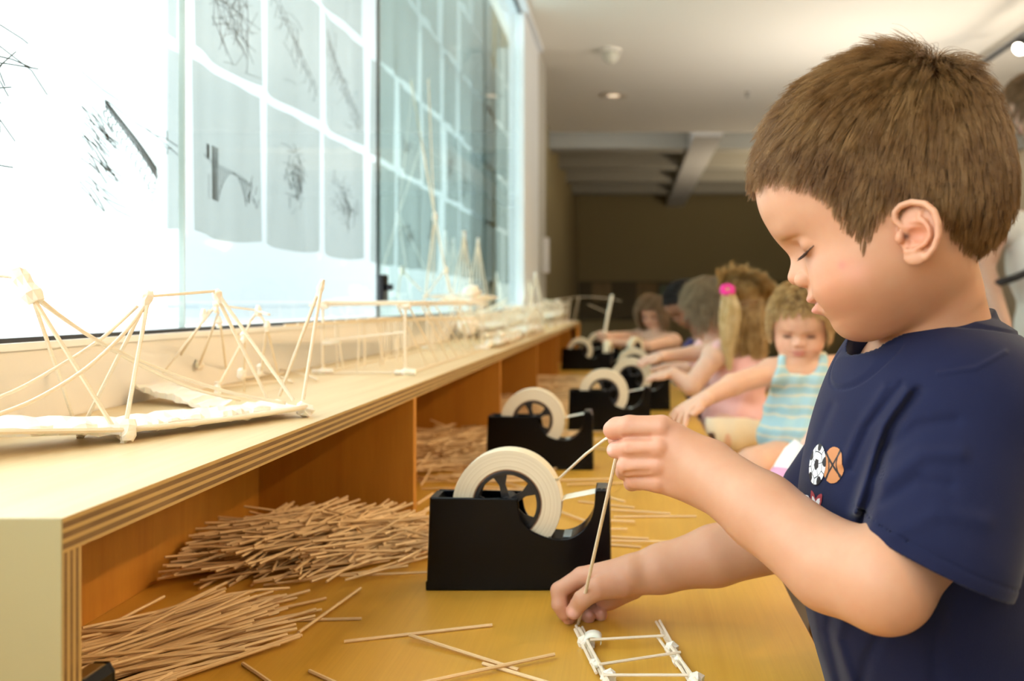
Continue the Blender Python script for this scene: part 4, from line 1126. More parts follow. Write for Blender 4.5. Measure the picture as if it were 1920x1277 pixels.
HLIM = {21: (.93, 1.215), 22: (.60, .92), 31: (.94, 1.215), 32: (1.26, 2.03), 33: (2.06, 2.84), 34: (2.88, 3.6), 35: (.60, .9), 36: (1.30, 2.0)}
LA = 'thin wooden stick in the big heap under the shelf against the first divider'
LB = 'thin wooden stick in the fan of parallel sticks beside the near end panel'
def ind(lab, grp):
    def fn(a, b, L, r):
        o = put_stick(a, b, lab, grp, me=SMB[.175] if (r.random() < .05 and L == .175) else SM[L] if L in SM else None); return o
    return fn
heap(150, -.410, 1.080, .066, .050, .048, 54, 20, [.11, .14, .155, .11], ind(LA, 'sticks of the heap under the shelf'), 21)
heap(30, -.31, 1.10, .050, .045, .040, 5, 50, [.11, .14, .155], ind(LA, 'sticks of the heap under the shelf'), 21)
heap(92, -.440, .758, .034, .044, .022, 50, 9, [.155, .175, .155, .20], ind(LB, 'sticks of the fan by the end panel'), 22)
# everything deeper in those heaps and the heaps of the farther bays
hm_ = MB()
def bulk(a, b, L, r): hm_.tube([a, b], SR, 4)
heap(420, -.405, 1.080, .070, .050, .040, 54, 24, [.11, .14, .155], bulk, 31)
heap(110, -.44, .755, .034, .042, .014, 50, 10, [.155, .175], bulk, 35)
heap(420, -.42, 1.80, .060, .14, .030, 10, 40, [.11, .14], bulk, 32)
heap(160, -.24, 1.80, .05, .18, .004, 5, 30, [.11, .14], bulk, 32)
heap(520, -.36, 2.45, .09, .20, .022, 0, 25, [.14, .175], bulk, 33)
heap(260, -.30, 3.2, .09, .2, .015, 0, 25, [.14, .175], bulk, 34)
tag(hm_.build('stick_heap', M_stick, None), 'deeper layers and far heaps of thin sticks lying under the shelf', 'sticks', kind='stuff')
# the two held sticks
def solo(pts, label, r=.0016, name='thin_stick', m=None):
    o = MB().tube(pts, r, 8).build(name, m or M_stick_pale, None, smooth=False)
    c = Vector(pts[0]); o.data.transform(Matrix.Translation(-c)); o.location = c
    return tag(o, label, 'stick', 'sticks held by the boy')
solo([P(1084, 1172, .835), P(1122, 1005, .757), P(1157, 850, .692), P(1163, 822, .684)], 'long stick held upright between both hands of the boy', .0017)
solo([P(1040, 905, .985), P(1098, 852, .80), P(1136, 823, .705), P(1160, 812, .696)], 'thin stick pinched by the raised hand, slanting down behind the tape roll', .0014)
# ------------------------------------------------------------------ the little ladder on the table
ld = thing('stick_ladder', 'little ladder of taped sticks lying under the boy\'s hands', 'stick ladder', tuple(T(1170, 1230)))
def part(mb, name, m, parent, **kw): return place(parent.location, mb.build(name, m, parent, **kw))
def wrap(parent, p, d, r, L, seed=0, m=None, name='tape_joint', lump=.25):
    """a lumpy wrapping of tape around p along direction d"""
    rr = random.Random(seed); d = Vector(d).normalized(); mb = MB(); k = 5
    pts = [Vector(p)+d*(L*(i/(k-1)-.5)) for i in range(k)]
    mb.tube(pts, [r*(.72+rr.uniform(-lump, lump)*.6), r*(1+rr.uniform(-lump, lump)), r*(1.05+rr.uniform(-lump, lump)), r*(1+rr.uniform(-lump, lump)), r*(.72+rr.uniform(-lump, lump)*.6)], 7)
    mb.v = [tuple(Vector(v)+Vector((rr.uniform(-1, 1), rr.uniform(-1, 1), rr.uniform(-1, 1)))*r*.16) for v in mb.v]
    return part(mb, name, m or M_tapeW, parent)
for (a, b, h) in (((1080, 1173), (1150, 1310), .002), ((1086, 1178), (1140, 1270), .0048), ((1092, 1176), (1148, 1305), .002), ((1078, 1180), (1118, 1262), .0045), ((1100, 1200), (1152, 1300), .0075),
                  ((1230, 1166), (1318, 1305), .002), ((1237, 1164), (1300, 1280), .0048), ((1240, 1185), (1290, 1275), .002), ((1233, 1195), (1310, 1300), .0052), ((1252, 1205), (1316, 1290), .0075)):
    part(MB().tube([T(*a, h=h), T(*b, h=h)], .0014, 6), 'rail_stick', M_stick_pale, ld)
for (a, b) in (((1106, 1200), (1246, 1192)), ((1124, 1246), (1276, 1223)), ((1132, 1266), (1290, 1266)), ((1142, 1300), (1310, 1300))):
    part(MB().tube([T(*a, h=.0092), T(*b, h=.0092)], .0013, 6), 'rung_stick', M_stick_pale, ld)
for k, (q, q2, r) in enumerate((((1088, 1196), (1100, 1215), .0045), ((1252, 1207), (1262, 1222), .0052), ((1264, 1232), (1272, 1245), .0042), ((1136, 1262), (1148, 1280), .006), ((1300, 1268), (1312, 1285), .006), ((1112, 1240), (1118, 1250), .0036))):
    a = T(*q, h=.0045); b = T(*q2, h=.0045); wrap(ld, (a+b)/2, b-a, r, .012, 40+k, lump=.4)
tc = MB(); pc = T(1108, 1196, h=.008); n = 22; vs = []
for k in range(n):
    a = -.5+k/(n-1)*5.4; r = .0078+.0006*k/n
    for w in (-.0062, .0062): vs.append((pc.x+r*math.cos(a)*1.0+.002, pc.y+w*.8, pc.z-.001+r*.62*math.sin(a)+w*.25))
tc.add(vs, [(2*i, 2*i+2, 2*i+3, 2*i+1) for i in range(n-1)])
oc = tc.build('tape_curl', M_tapeW, ld, smooth=True); place(ld.location, oc); so = oc.modifiers.new('s', 'SOLIDIFY'); so.thickness = .0004
# ladder-like pale scraps on the table near the raised hand
tag(MB().tube([P(1232, 787, 1.68)+Vector((0, 0, -.10)), P(1300, 800, 1.62)+Vector((0, 0, -.07))], .003, 6).build('tape_scrap', M_tapeW), 'strip of pale tape scrap on the table behind the raised hand', 'tape scrap') if False else None
# ------------------------------------------------------------------ stick bridges on the shelf
def S(px, py, h=0.0):        # a point on the shelf top at a pixel, lifted by h
    Y = (HS-h)*F/(py-VY); return P(px, py, Y)
def bridge(label, loc): return thing('stick_bridge', label, 'stick bridge', tuple(loc), 'stick bridges on the shelf')
def stk(par, a, b, r=.0015, sag=0.0, name='stick', m=None, side=(0, 0, -1)):
    a, b = Vector(a), Vector(b)
    if sag:
        sd = Vector(side); pts = [a.lerp(b, i/8)+sd*sag*4*(i/8)*(1-i/8) for i in range(9)]
    else: pts = [a, b]
    return part(MB().tube(pts, r, 6), name, m or M_stick_pale, par, smooth=bool(sag))
def slab(par, corners, thick, seed, name='taped_deck', n=14, wob=.0012):
    """a strip of deck wrapped in tape: corners near-left, near-right, far-right, far-left"""
    r = random.Random(seed); A, B_, C_, D_ = [Vector(c) for c in corners]; mb = MB(); vs = []
    for i in range(n+1):
        t = i/n; p = A.lerp(B_, t); q = D_.lerp(C_, t); d = (q-p)
        o1 = r.uniform(-.05, .07); o2 = r.uniform(-.05, .07); up = Vector((0, 0, 1))
        j = lambda: Vector((0, 0, r.uniform(-wob, wob)))
        vs += [p-d*o1+j(), p+d*.5+j()*1.4, q+d*o2+j(), q+d*o2-up*thick+j(), p+d*.5-up*thick, p-d*o1-up*thick*(.8+r.random()*.6)]
    fs = [(i*6+k, (i+1)*6+k, (i+1)*6+(k+1) % 6, i*6+(k+1) % 6) for i in range(n) for k in range(6)]+[tuple(range(5, -1, -1)), tuple(n*6+k for k in range(6))]
    mb.add(vs, fs); return part(mb, name, M_tapeW, par)
# --- near suspension bridge
b1 = bridge('large suspension bridge of sticks nearest the camera with taped deck and drooping cables', S(235, 828))
dA, dB, dC, dD = S(-260, 812, .014), S(575, 768, .014), S(540, 756, .014), S(-240, 788, .014)
fA, fB = S(235, 829, .0), S(574, 783, .0)
slab(b1, [P(-150, 806, .60), P(232, 803, .713), P(205, 782, .768), P(-150, 778, .66)], .005, 1)
slab(b1, [P(228, 803, .712), P(565, 762, .872), P(520, 750, .925), P(200, 783, .768)], .005, 2, n=20)
stk(b1, P(-150, 812, .598), P(236, 806, .710), .0022, name='edge_stick'); stk(b1, P(232, 806, .710), P(575, 763, .868), .0026, .002, name='edge_stick')
for k, (a, b, Ya, Yb) in enumerate((((205, 800), (236, 826), .725, .7145), ((240, 790), (238, 826), .712, .7145), ((170, 795), (150, 820), .75, .737), ((148, 800), (150, 820), .745, .737), ((555, 765), (572, 780), .88, .873), ((520, 757), (515, 770), .935, .93))):
    stk(b1, P(*a, Ya), P(*b, Yb), .0028, name='foot')
wrap(b1, P(240, 806, .712), (0, .1, 1), .0065, .018, 3); wrap(b1, P(234, 822, .7135), (.3, 0, 1), .0038, .010, 4)
wrap(b1, P(572, 768, .872), (.4, .2, 1), .0075, .012, 5); wrap(b1, P(515, 772, .930), (0, 0, 1), .005, .010, 6)
for k, (px, py, Y) in enumerate(((75, 806, .665), (160, 803, .69), (330, 792, .76), (365, 786, .775), (425, 779, .80), (295, 797, .742), (490, 768, .835), (450, 776, .812))):
    wrap(b1, P(px, py, Y), (1, .9, 0), .0044, .016, 10+k, lump=.5)
T1, T2L, T2R, T3 = P(42, 522, .70), P(277, 556, .775), P(404, 546, .880), P(604, 529, .905)
wrap(b1, P(50, 536, .70), P(75, 575, .70)-P(35, 515, .70), .0078, .030, 30); wrap(b1, P(275, 562, .775), (.3, 0, 1), .0050, .018, 31)
wrap(b1, P(408, 556, .880), (-.3, 0, 1), .0042, .014, 32); wrap(b1, P(601, 540, .905), (.25, 0, 1), .0032, .018, 33, m=M_tapeW)
for a, b in ((P(62, 560, .70), P(137, 784, .765)), (P(66, 565, .70), P(212, 800, .722)), (P(274, 566, .775), P(163, 785, .775)), (P(276, 570, .775), P(237, 788, .735)),
             (P(404, 552, .88), P(501, 746, .925)), (P(408, 550, .88), P(550, 750, .885)), (P(604, 529, .905), P(524, 742, .945)), (P(604, 529, .905), P(568, 750, .885))):
    stk(b1, a, b, .0018, name='tower_stick')
stk(b1, T2L, T2R, .0015, name='top_stick'); stk(b1, T1, P(-120, 505, .68), .0014, name='top_stick')
def curve(par, pts, r=.0016, name='cable_stick'):
    pts = [Vector(p) for p in pts]; out = []
    n = len(pts)
    for i in range(n-1):
        p0, p1, p2, p3 = pts[max(i-1, 0)], pts[i], pts[i+1], pts[min(i+2, n-1)]
        for k in range(5):
            t = k/5; out.append(.5*((2*p1)+(-p0+p2)*t+(2*p0-5*p1+4*p2-p3)*t*t+(-p0+3*p1-3*p2+p3)*t**3))
    out.append(pts[-1]); return part(MB().tube(out, r, 6), name, M_stick_pale, par, smooth=True)
curve(b1, [P(58, 545, .70), P(110, 590, .72), P(200, 648, .75), P(330, 704, .80), P(440, 738, .84), P(535, 756, .875)], .0017)
curve(b1, [P(62, 556, .705), P(140, 612, .74), P(250, 678, .79), P(360, 728, .85), P(450, 750, .90)], .0016)
curve(b1, [P(272, 572, .775), P(235, 622, .75), P(165, 688, .71), P(80, 742, .67), P(0, 776, .63), P(-90, 800, .60)], .0017)
curve(b1, [P(258, 574, .80), P(190, 635, .77), P(105, 690, .73), P(20, 736, .69), P(-80, 770, .66)], .0016)
# --- second smaller bridge behind it
b2 = bridge('smaller stick bridge with taped base between the near suspension bridge and the window', S(400, 735))
slab(b2, [P(255, 722, .995), P(395, 765, .925), P(440, 752, .97), P(300, 712, 1.06)], .005, 50, n=20, wob=.003)
t2a, t2b = P(405, 572, 1.06), P(484, 582, 1.08)
for a, b in ((t2a, P(305, 700, 1.04)), (P(392, 582, 1.06), P(322, 692, 1.12)), (P(410, 585, 1.06), P(372, 690, 1.14)), (P(412, 600, 1.07), P(424, 690, 1.22)),
             (P(470, 600, 1.08), P(455, 640, 1.05)), (P(455, 640, 1.05), P(408, 728, 1.02)), (P(458, 635, 1.05), P(458, 735, 1.10)), (t2b, P(500, 612, 1.08)), (P(500, 612, 1.08), P(490, 695, 1.12)), (P(500, 612, 1.08), P(522, 705, 1.15)), (t2b, P(466, 608, 1.08)),
             (t2a, P(484, 582, 1.08)), (P(478, 582, 1.08), P(505, 590, 1.05))):
    stk(b2, a, b, .0015)
for k, (px, py, Y) in enumerate(((405, 576, 1.06), (382, 590, 1.06), (411, 604, 1.065), (484, 583, 1.08), (457, 632, 1.05), (501, 612, 1.08), (320, 690, 1.11), (374, 684, 1.14), (453, 700, 1.08), (488, 692, 1.12), (408, 727, 1.02))):
    wrap(b2, P(px, py, Y), (0, 0, 1), .0034 if k < 6 else .0045, .014, 60+k, lump=.4)
curve(b2, [S(300, 700, .01), S(380, 690, .006), S(480, 688, .006), S(560, 700, .005), S(595, 712, .004)], .0015, 'base_stick')
curve(b2, [S(330, 706, .006), S(420, 698, .006), S(500, 700, .006), S(548, 716, .004)], .0015, 'base_stick')
stk(b2, S(350, 722, .004), S(530, 700, .004), .0015, name='base_stick'); stk(b2, S(415, 726, .003), S(545, 712, .004), .0015, name='base_stick')
# --- third: long trestle frame
b3 = bridge('box shaped trestle frame of sticks in the middle of the shelf', S(690, 700))
f = lambda px, Y, Z: P(px, VY+Z*F/Y, Y)
def G(x, y, h): return Vector((x, y, CZ-HS+h))
H3 = .111
ya, yb = 1.40, 2.12
for (x, y) in ((-.503, ya), (-.362, ya-.02), (-.50, yb), (-.365, yb)):
    stk(b3, G(x, y, .001), G(x, y, H3), .0021, name='post'); wrap(b3, G(x, y, .005), (1, 0, 0), .0055, .034, int(y*100+x*50), lump=.5); wrap(b3, G(x, y, H3), (1, 0, .1), .0040, .018, int(y*70+x*90))
for x in (-.503, -.362):
    stk(b3, G(x-.01, ya-.03, H3+.002), G(x, yb+.03, H3+.004), .0019, name='beam'); stk(b3, G(x+.006, ya-.02, H3+.007), G(x-.004, yb-.2, H3+.008), .0015, name='beam')
    stk(b3, G(x, ya, .002), G(x, yb, .002), .0015, name='beam')
for y in (ya, yb):
    stk(b3, G(-.51, y, H3+.005), G(-.35, y-.01, H3+.007), .0018, name='beam'); stk(b3, G(-.515, y, .002), G(-.35, y, .003), .0018, name='beam')
stk(b3, G(-.505, ya, .054), G(-.36, ya-.015, .070), .0019, name='beam'); wrap(b3, G(-.488, ya, .052), (1, 0, .1), .0035, .03, 7)
r3 = random.Random(8)
for k in range(22):
    y = ya+.03+.031*k; x = -.44-r3.random()*.07; stk(b3, G(x, y, .002), G(x+r3.uniform(-.01, .01), y+r3.uniform(-.02, .02), .082), .0014, name='post')
for k in range(7):
    y = ya+.08+.09*k; stk(b3, G(-.362, y+.05, .002), G(-.38-.03*r3.random(), y-.05, H3), .0016, name='brace')
for k in range(9): stk(b3, G(-.525+.012*k, ya-.10+.02*k, .083+.001*k), G(-.47+.012*k, yb+.02, .076+.001*(k % 3)), .0020, name='deck_stick')
for k in range(7): stk(b3, G(-.51, ya+.09*k+.03, H3+.008), G(-.36, ya+.09*k+.05, H3+.008), .0016, name='cross_stick')
# --- fourth: splayed legs with white taped saddle
b4 = bridge('stick tower bridge with two very tall thin masts rising against the window', G(-.46, 2.4, 0))
ap = P(815, 405, 2.42); dk = P(800, 535, 2.42)
for a, b in ((ap, P(797, 560, 2.44)), (ap, P(843, 548, 2.38)), (P(815, 405, 2.42), P(770, 150, 2.54)), (P(814, 408, 2.42), P(803, 148, 2.47)), (P(815, 400, 2.42), P(812, 530, 2.62)), (P(752, 505, 2.37), P(790, 545, 2.40)), (P(752, 505, 2.37), P(745, 560, 2.37)), (P(835, 505, 2.42), P(792, 565, 2.32)), (P(835, 505, 2.42), P(850, 560, 2.47))):
    stk(b4, a, b, .0024 if a == ap else .0017, name='mast')
wrap(b4, P(815, 410, 2.42), (0, 0, 1), .0065, .035, 90, lump=.3); wrap(b4, P(753, 508, 2.37), (0, .3, 1), .007, .025, 91); wrap(b4, P(836, 507, 2.42), (0, 0, 1), .006, .02, 92)
slab(b4, [G(-.42, 2.20, .125), G(-.41, 2.62, .142), G(-.49, 2.62, .15), G(-.49, 2.20, .13)], .010, 93, n=12, wob=.006)
for k, y in enumerate((2.2, 2.3, 2.42, 2.54, 2.62)):
    for x in (-.42, -.50): stk(b4, G(x, y, .001), G(-.44, y+r3.uniform(-.03, .03), .13), .0017, name='leg_stick')
for k in range(6): stk(b4, G(-.40-.025*k, 2.17, .118+.003*k), G(-.41-.02*k, 2.68, .135+.002*k), .0018, name='deck_stick')
wrap(b4, G(-.42, 2.22, .06), (0, 1, .4), .018, .05, 95, lump=.6, name='tape_clump'); wrap(b4, G(-.44, 2.4, .147), (0, 1, 0), .016, .10, 96, lump=.6, name='tape_clump')
# --- fifth: twin pyramid towers
b5 = bridge('stick bridge with twin pointed towers on the shelf before the far window panes', G(-.5, 3.0, 0))
for cx, cy, top in ((870, 437, 2.95), (896, 450, 3.15)):
    apx = P(cx, cy, top)
    for k, (dx, dy) in enumerate(((-.045, -.09), (.045, -.07), (-.045, .09), (.045, .07), (0, .02))): stk(b5, apx, G(apx.x+dx, apx.y+dy, .012), .0019, name='tower_stick')
    wrap(b5, apx-Vector((0, 0, .012)), (0, 0, 1), .0055, .04, cx)
slab(b5, [G(-.44, 2.75, .04), G(-.44, 3.36, .045), G(-.55, 3.36, .045), G(-.55, 2.75, .04)], .005, 101, n=18, wob=.004)
for k in range(14): y = 2.76+.045*k; stk(b5, G(-.44, y, .001), G(-.44, y+.02, .085), .0018, name='post'); stk(b5, G(-.55, y, .001), G(-.55, y+.01, .08), .0018, name='post')
for x in (-.44, -.55): stk(b5, G(x, 2.73, .085), G(x, 3.38, .09), .002, name='rail')
for k in range(5): stk(b5, G(-.42, 2.74+.05*k, .09+.01*k), G(-.55, 2.9+.06*k, .08), .0016)
# --- farther ones, each its own kind
def trestle(label, y0, y1, x, w, h, seed, dense=10, arch=0.0, tilt=0.0, ramp=0):
    b = bridge(label, G(x, (y0+y1)/2, 0)); r = random.Random(seed)
    def hh(t): return h+arch*math.sin(PI*t)+tilt*t
    for s in (0, 1):
        xs = x-s*w
        n = 8; pts = [G(xs, y0+(y1-y0)*i/n, hh(i/n)) for i in range(n+1)]
        part(MB().tube(pts, .0022, 6), 'rail', M_stick_pale, b)
        if arch: part(MB().tube([G(xs, y0+(y1-y0)*i/n, max(.002, hh(i/n)-.03-arch*.4)) for i in range(n+1)], .002, 6), 'rail', M_stick_pale, b)
        for k in range(dense):
            t = (k+.5)/dense; y = y0+(y1-y0)*t; stk(b, G(xs+r.uniform(-.006, .006), y, .001), G(xs, y+r.uniform(-.015, .015), hh(t)), .002, name='post')
            if k % 3 == 0: wrap(b, G(xs, y, hh(t)), (0, 1, 0), .006, .022, seed*7+k, lump=.5)
    slab(b, [G(x, y0, h*.55), G(x, y1, h*.6), G(x-w, y1, h*.6), G(x-w, y0, h*.55)], .006, seed, n=14, wob=.006)
    for k in range(6): y = y0+(y1-y0)*(k+.5)/6; stk(b, G(x, y, hh((k+.5)/6)), G(x-w, y+.01, hh((k+.5)/6)), .0018, name='cross_stick')
    return b
trestle('low trestle bridge with white taped deck in front of the masts', 2.2, 2.66, -.335, .04, .032, 201, 6)
trestle('arched stick bridge past the twin towers, close to the shelf edge', 2.75, 3.35, -.335, .07, .05, 202, 9, arch=.05)
trestle('knobbly stick bridge with many short posts along the far window pane', 3.44, 4.0, -.42, .09, .10, 203, 14)
trestle('stick bridge with taped hoops before the white window reveal', 4.06, 4.62, -.36, .06, .10, 204, 9, arch=.03)
trestle('last stick bridge at the rounded far end of the shelf with open posts', 4.68, 5.25, -.38, .14, .115, 205, 7)
tw = bridge('pointed stick tower standing against the white reveal', G(-.5, 4.55, 0))
for dx, dy in ((-.05, -.1), (.05, -.1), (-.05, .1), (.05, .1)): stk(tw, G(-.5, 4.55, .27), G(-.5+dx, 4.55+dy, .002), .0035, name='tower_stick')
wrap(tw, G(-.5, 4.55, .26), (0, 0, 1), .008, .04, 9)
for dx, dy in ((-.045, -.1), (.045, -.1), (0, .1)): stk(tw, G(-.50, 4.25, .23), G(-.5+dx, 4.25+dy, .002), .0032, name='tower_stick')
stk(tw, G(-.50, 4.25, .12), G(-.5, 4.55, .14), .003)
an = bridge('loose arc of thin sticks reaching out beyond the far end of the shelf', G(-.3, 5.2, 0))
curve(an, [G(-.45, 4.9, .13), G(-.30, 5.1, .152), G(-.16, 5.15, .148), G(-.05, 5.2, .128)], .0018)
stk(an, G(-.25, 5.15, .11), G(-.12, 5.2, .05), .0018); stk(an, G(-.42, 4.95, .002), G(-.45, 4.9, .13), .002)
stk(an, G(-.34, 5.2, .002), G(-.30, 5.1, .150), .0035, name='post'); stk(an, G(-.36, 5.0, .002), G(-.35, 5.02, .142), .0035, name='post')
# pale oval loop of bent stick lying at the far end
lp = MB(); pts = [G(-.40+.085*math.cos(t), 5.05+.33*math.sin(t), .004) for t in [i*2*PI/28 for i in range(29)]]
tag(lp.tube(pts, .004, 6, cap=False).build('bent_stick_loop', M_tapeW, None, smooth=True), 'pale oval loop of taped bent stick lying on the far end of the shelf', 'stick loop')
for k in range(10):
    y = 2.2+.3*k; a = G(-.34-r3.random()*.04, y, .002); b_ = a+Vector((r3.uniform(-.06, .02), r3.uniform(-.12, .12), 0))
    put_stick(a, b_, 'loose stick lying on the shelf top among the farther bridges, %s from the front' % ('first second third fourth fifth sixth seventh eighth ninth tenth'.split()[k]), 'loose sticks on the shelf top')
for k in range(9):
    y = 2.2+.33*k; wm_ = MB(); c_ = G(-.345-.02*r3.random(), y, .010)
    rr = random.Random(300+k)
    wm_.tube([c_+Vector((0, -.04, -.002)), c_+Vector((0, -.015, .003)), c_+Vector((.004, .015, .002)), c_+Vector((0, .045, -.004))], [.004, .010*rr.uniform(.7, 1.1), .009*rr.uniform(.6, 1.2), .004], 7)
    tag(wm_.build('tape_wad', M_tapeW), 'crumpled wad of white tape on the shelf edge, %s of the wads from the front' % ('first second third fourth fifth sixth seventh eighth ninth'.split()[k]), 'tape wad', 'tape wads on the shelf')
# ------------------------------------------------------------------ the other people (farther away, modelled more lightly)
def hand_parts(wr, d, up, s=1.0, spread=.25, curl=.35, r=.0052):
    """capsules of a hand: wrist, pointing direction, back-of-hand normal"""
    wr = np.array(wr); d = np.array(d, float); d /= np.linalg.norm(d); up = np.array(up, float); up = up-d*(up@d); up /= np.linalg.norm(up); sd = np.cross(d, up)
    out = []; fl = [.026, .030, .028, .022]
    for k in range(4):
        o = (k-1.5)*.0105*s; kn = wr+d*.036*s+sd*o; out.append((wr+sd*o*.5, kn, .0115*s, .0068*s))
        dd = d+sd*(k-1.5)*spread*.5; m = kn+dd*fl[k]*.55*s-up*.003*s; out.append((kn, m, .0066*s, r*s)); out.append((m, m+(dd-up*curl)*fl[k]*.5*s, r*s, r*.88*s))
    b = wr+d*.012*s-sd*.012*s; m = b+(d*.6-sd*.9)*.02*s; out.append((b, m, .008*s, .0066*s)); out.append((m, m+(d-sd*.3)*.016*s, .0064*s, .0054*s))
    return out
def kid(label, head_c, fwd, up, hs, parts, hands, skin, clothes, hair, face=True, h=None, name='person', lip=(.60, .24, .22)):
    """head_c world; fwd/up of the head; hs scale; parts list of ('cap',a,b,ra,rb) / ('ell',c,r); clothes list of (name, fn, material)"""
    HC = np.array(head_c, float); R = frame(fwd, up); k_ = 1000/hs
    th_ = lambda p: ((p-HC)@R)*k_
    def body(p):
        near = np.linalg.norm(p-HC, axis=1) < .16*hs
        d = np.full(len(p), .12)
        if near.any(): d[near] = head_sdf(th_(p[near]))*.001*hs
        for q in parts:
            x = capsule(p, q[1], q[2], q[3], q[4]) if q[0] == 'cap' else ellips(p, q[1], q[2])
            d = smin(d, x, q[5] if len(q) > 5 else .012)
        for q in hands: d = smin(d, capsule(p, *q), .0022)
        return d
    pts = [HC]+[np.array(q[1]) for q in parts]+[np.array(q[2]) for q in parts if q[0] == 'cap']+[np.array(q[1]) for q in hands]
    pts = np.array(pts); lo, hi = pts.min(0)-.15, pts.max(0)+.15
    lo[2] = max(lo[2], .0)
    base = thing(name, label, 'person', (float(HC[0]), float(HC[1]), float(lo[2])), 'children at the craft table' if name == 'person' and hs < 1.05 else None)
    V, Qd, nr = sdf_mesh(body, lo, hi, h)
    hq = th_(V); near = np.linalg.norm(V-HC, axis=1) < .14*hs
    poly = hair.get('line', HAIRLINE); full = poly+[(-130, 150), (95, 150)]
    ins = in_poly(hq[:, 0], hq[:, 1], full) & near & (head_sdf(hq, ears=False) < 2)
    hm = np.where(ins, 1-np.exp(-poly_dist(hq[:, 0], hq[:, 1], poly[:-1])/3), 0)
    c = head_colors(hq, skin, lip, hair['root'], hm)
    c[~near] = np.array(skin)
    if face:   # open eyes looking down: dark lashes and iris seen under the lids
        for sg in (-1, 1):
            m = np.exp(-((hq[:, 1]+6.0)/5.2)**2-((hq[:, 2]-sg*28)/11)**4)*(hq[:, 0] > 45)*near
            c = c*(1-.9*m[:, None])+np.array([.04, .025, .02])*.9*m[:, None]
            m = np.exp(-((hq[:, 1]-9)/2.2)**2-((hq[:, 2]-sg*25)/13)**4)*(hq[:, 0] > 45)*near
            c = c*(1-.35*m[:, None])+np.array(hair['root'])*.35*m[:, None]
    o = mesh_obj('body', V, Qd, M_skin, base, base.location); paint(o, 'tone', c)
    for (nm, fn, lo_, hi_, m) in clothes:
        Vc, Qc, _ = sdf_mesh(fn, lo_, hi_, h*1.1); mesh_obj(nm, Vc, Qc, m, base, base.location)
    # hair
    rg = np.random.default_rng(hair.get('seed', 1)); t = hm[Qd].min(1) > .2
    qa = V[Qd[t]]; na = nr[Qd[t]]; n = hair['n'] if not QUICK else hair['n']//2
    pk = rg.integers(0, len(qa), n); s_, t_ = rg.random((2, n, 1))
    f4 = lambda x: x[:, 0]*(1-s_)*(1-t_)+x[:, 1]*s_*(1-t_)+x[:, 2]*s_*t_+x[:, 3]*(1-s_)*t_
    R0 = f4(qa[pk]); N0 = f4(na[pk]); N0 /= np.linalg.norm(N0, axis=1, keepdims=True); H0 = th_(R0)
    if hair.get('tie') is not None:      # gathered toward a tie point
        tie = np.array(hair['tie']); fl = tie-H0; dist = np.linalg.norm(fl, axis=1); sel = H0[:, 1] > hair.get('tie_v', 20)
        fl /= dist[:, None]; down = (R.T@np.array([0, 0, -1.0])); fl = np.where(sel[:, None], fl, down[None]+fl*.2)
        ln = np.where(sel, np.minimum(dist*.00085*hs, .10), hair['len'])
    else:
        cr = np.array(hair.get('crown', (-60, 95, 0))); fl = H0-cr; dist = np.linalg.norm(fl, axis=1); fl /= dist[:, None]
        down = (R.T@np.array([0, 0, -1.0])); fl = fl+down*(.3+.9*np.clip((dist-30)/90, 0, 1))[:, None]; ln = np.full(n, hair['len'])
        frt = (H0[:, 0] > 30) & (np.abs(H0[:, 2]) < 50); ln = np.where(frt, hair.get('fringe', .03), ln)
    ln = ln*(1+.15*rg.normal(size=n)).clip(.6, 1.4)
    D0 = fl@R.T; D0 = D0-N0*(D0*N0).sum(1, keepdims=True); D0 /= np.maximum(np.linalg.norm(D0, axis=1, keepdims=True), 1e-6)
    K = 8
    def push(p, d):   # keep the strands outside the head and neck
        dd = np.full(len(p), 1.0); q = th_(p); e = ellips(q, (-8, 20, 0), (90, 90, 74))*.001*hs
        g_ = (p-HC); g_ /= np.linalg.norm(g_, axis=1, keepdims=True); return g_*np.clip((.003-e)*90, 0, .9)[:, None]
    S_ = grow(R0-N0*.0006, N0, D0, ln, np.full(n, hair.get('lift', .22)), np.full(n, hair.get('droop', .9)), K=K, rng=rg, curl=hair.get('curl', .06), push=push)
    if not QUICK: pass
    idx = rg.integers(0, n, n//14)
    from mathutils import kdtree
    kd = kdtree.KDTree(len(idx))
    for i, q in enumerate(idx): kd.insert(Vector(R0[q]), i)
    kd.balance(); cl = np.array([idx[kd.find(Vector(p))[1]] for p in R0]); tt = np.linspace(0, 1, K)[None, :, None]**1.5*.6
    S_ = S_*(1-tt)+(S_[cl]+(R0-R0[cl])[:, None]*.4)*tt
    hair_obj('hair', S_, hair.get('r', .0005), hair.get('r', .0005)*.35, hair['mat'], base, base.location)
    return base, th_, R, HC
def from_h(HC, R, hs, q): return HC+(np.array(q)/1000*hs)@R.T
hq_ = .006 if QUICK else .0032
M_blond = hair_mat('blond_hair', (.24, .125, .035), (.56, .36, .13), (.68, .48, .22))
M_brown = hair_mat('brown_hair', (.10, .05, .02), (.26, .15, .07), (.34, .22, .12))
M_ash = hair_mat('ash_brown_hair', (.16, .11, .06), (.32, .23, .13), (.40, .31, .19))
M_blackh = hair_mat('black_hair', (.010, .007, .006), (.02, .014, .012), (.03, .02, .015))
# bench the children kneel on
bench = thing('bench', 'long low plywood bench between the craft table and the kneeling children', 'bench', (.42, 2.6, 0))
part(MB().box((.27, 1.05, CZ-.425), (.62, 3.9, CZ-.405)), 'seat', M_desk, bench, bevel=.002)
for y in (1.5, 3.7): part(MB().box((.32, y, 0), (.57, y+.02, CZ-.4255)), 'leg', M_shelf_in, bench)
BZ = CZ-.405
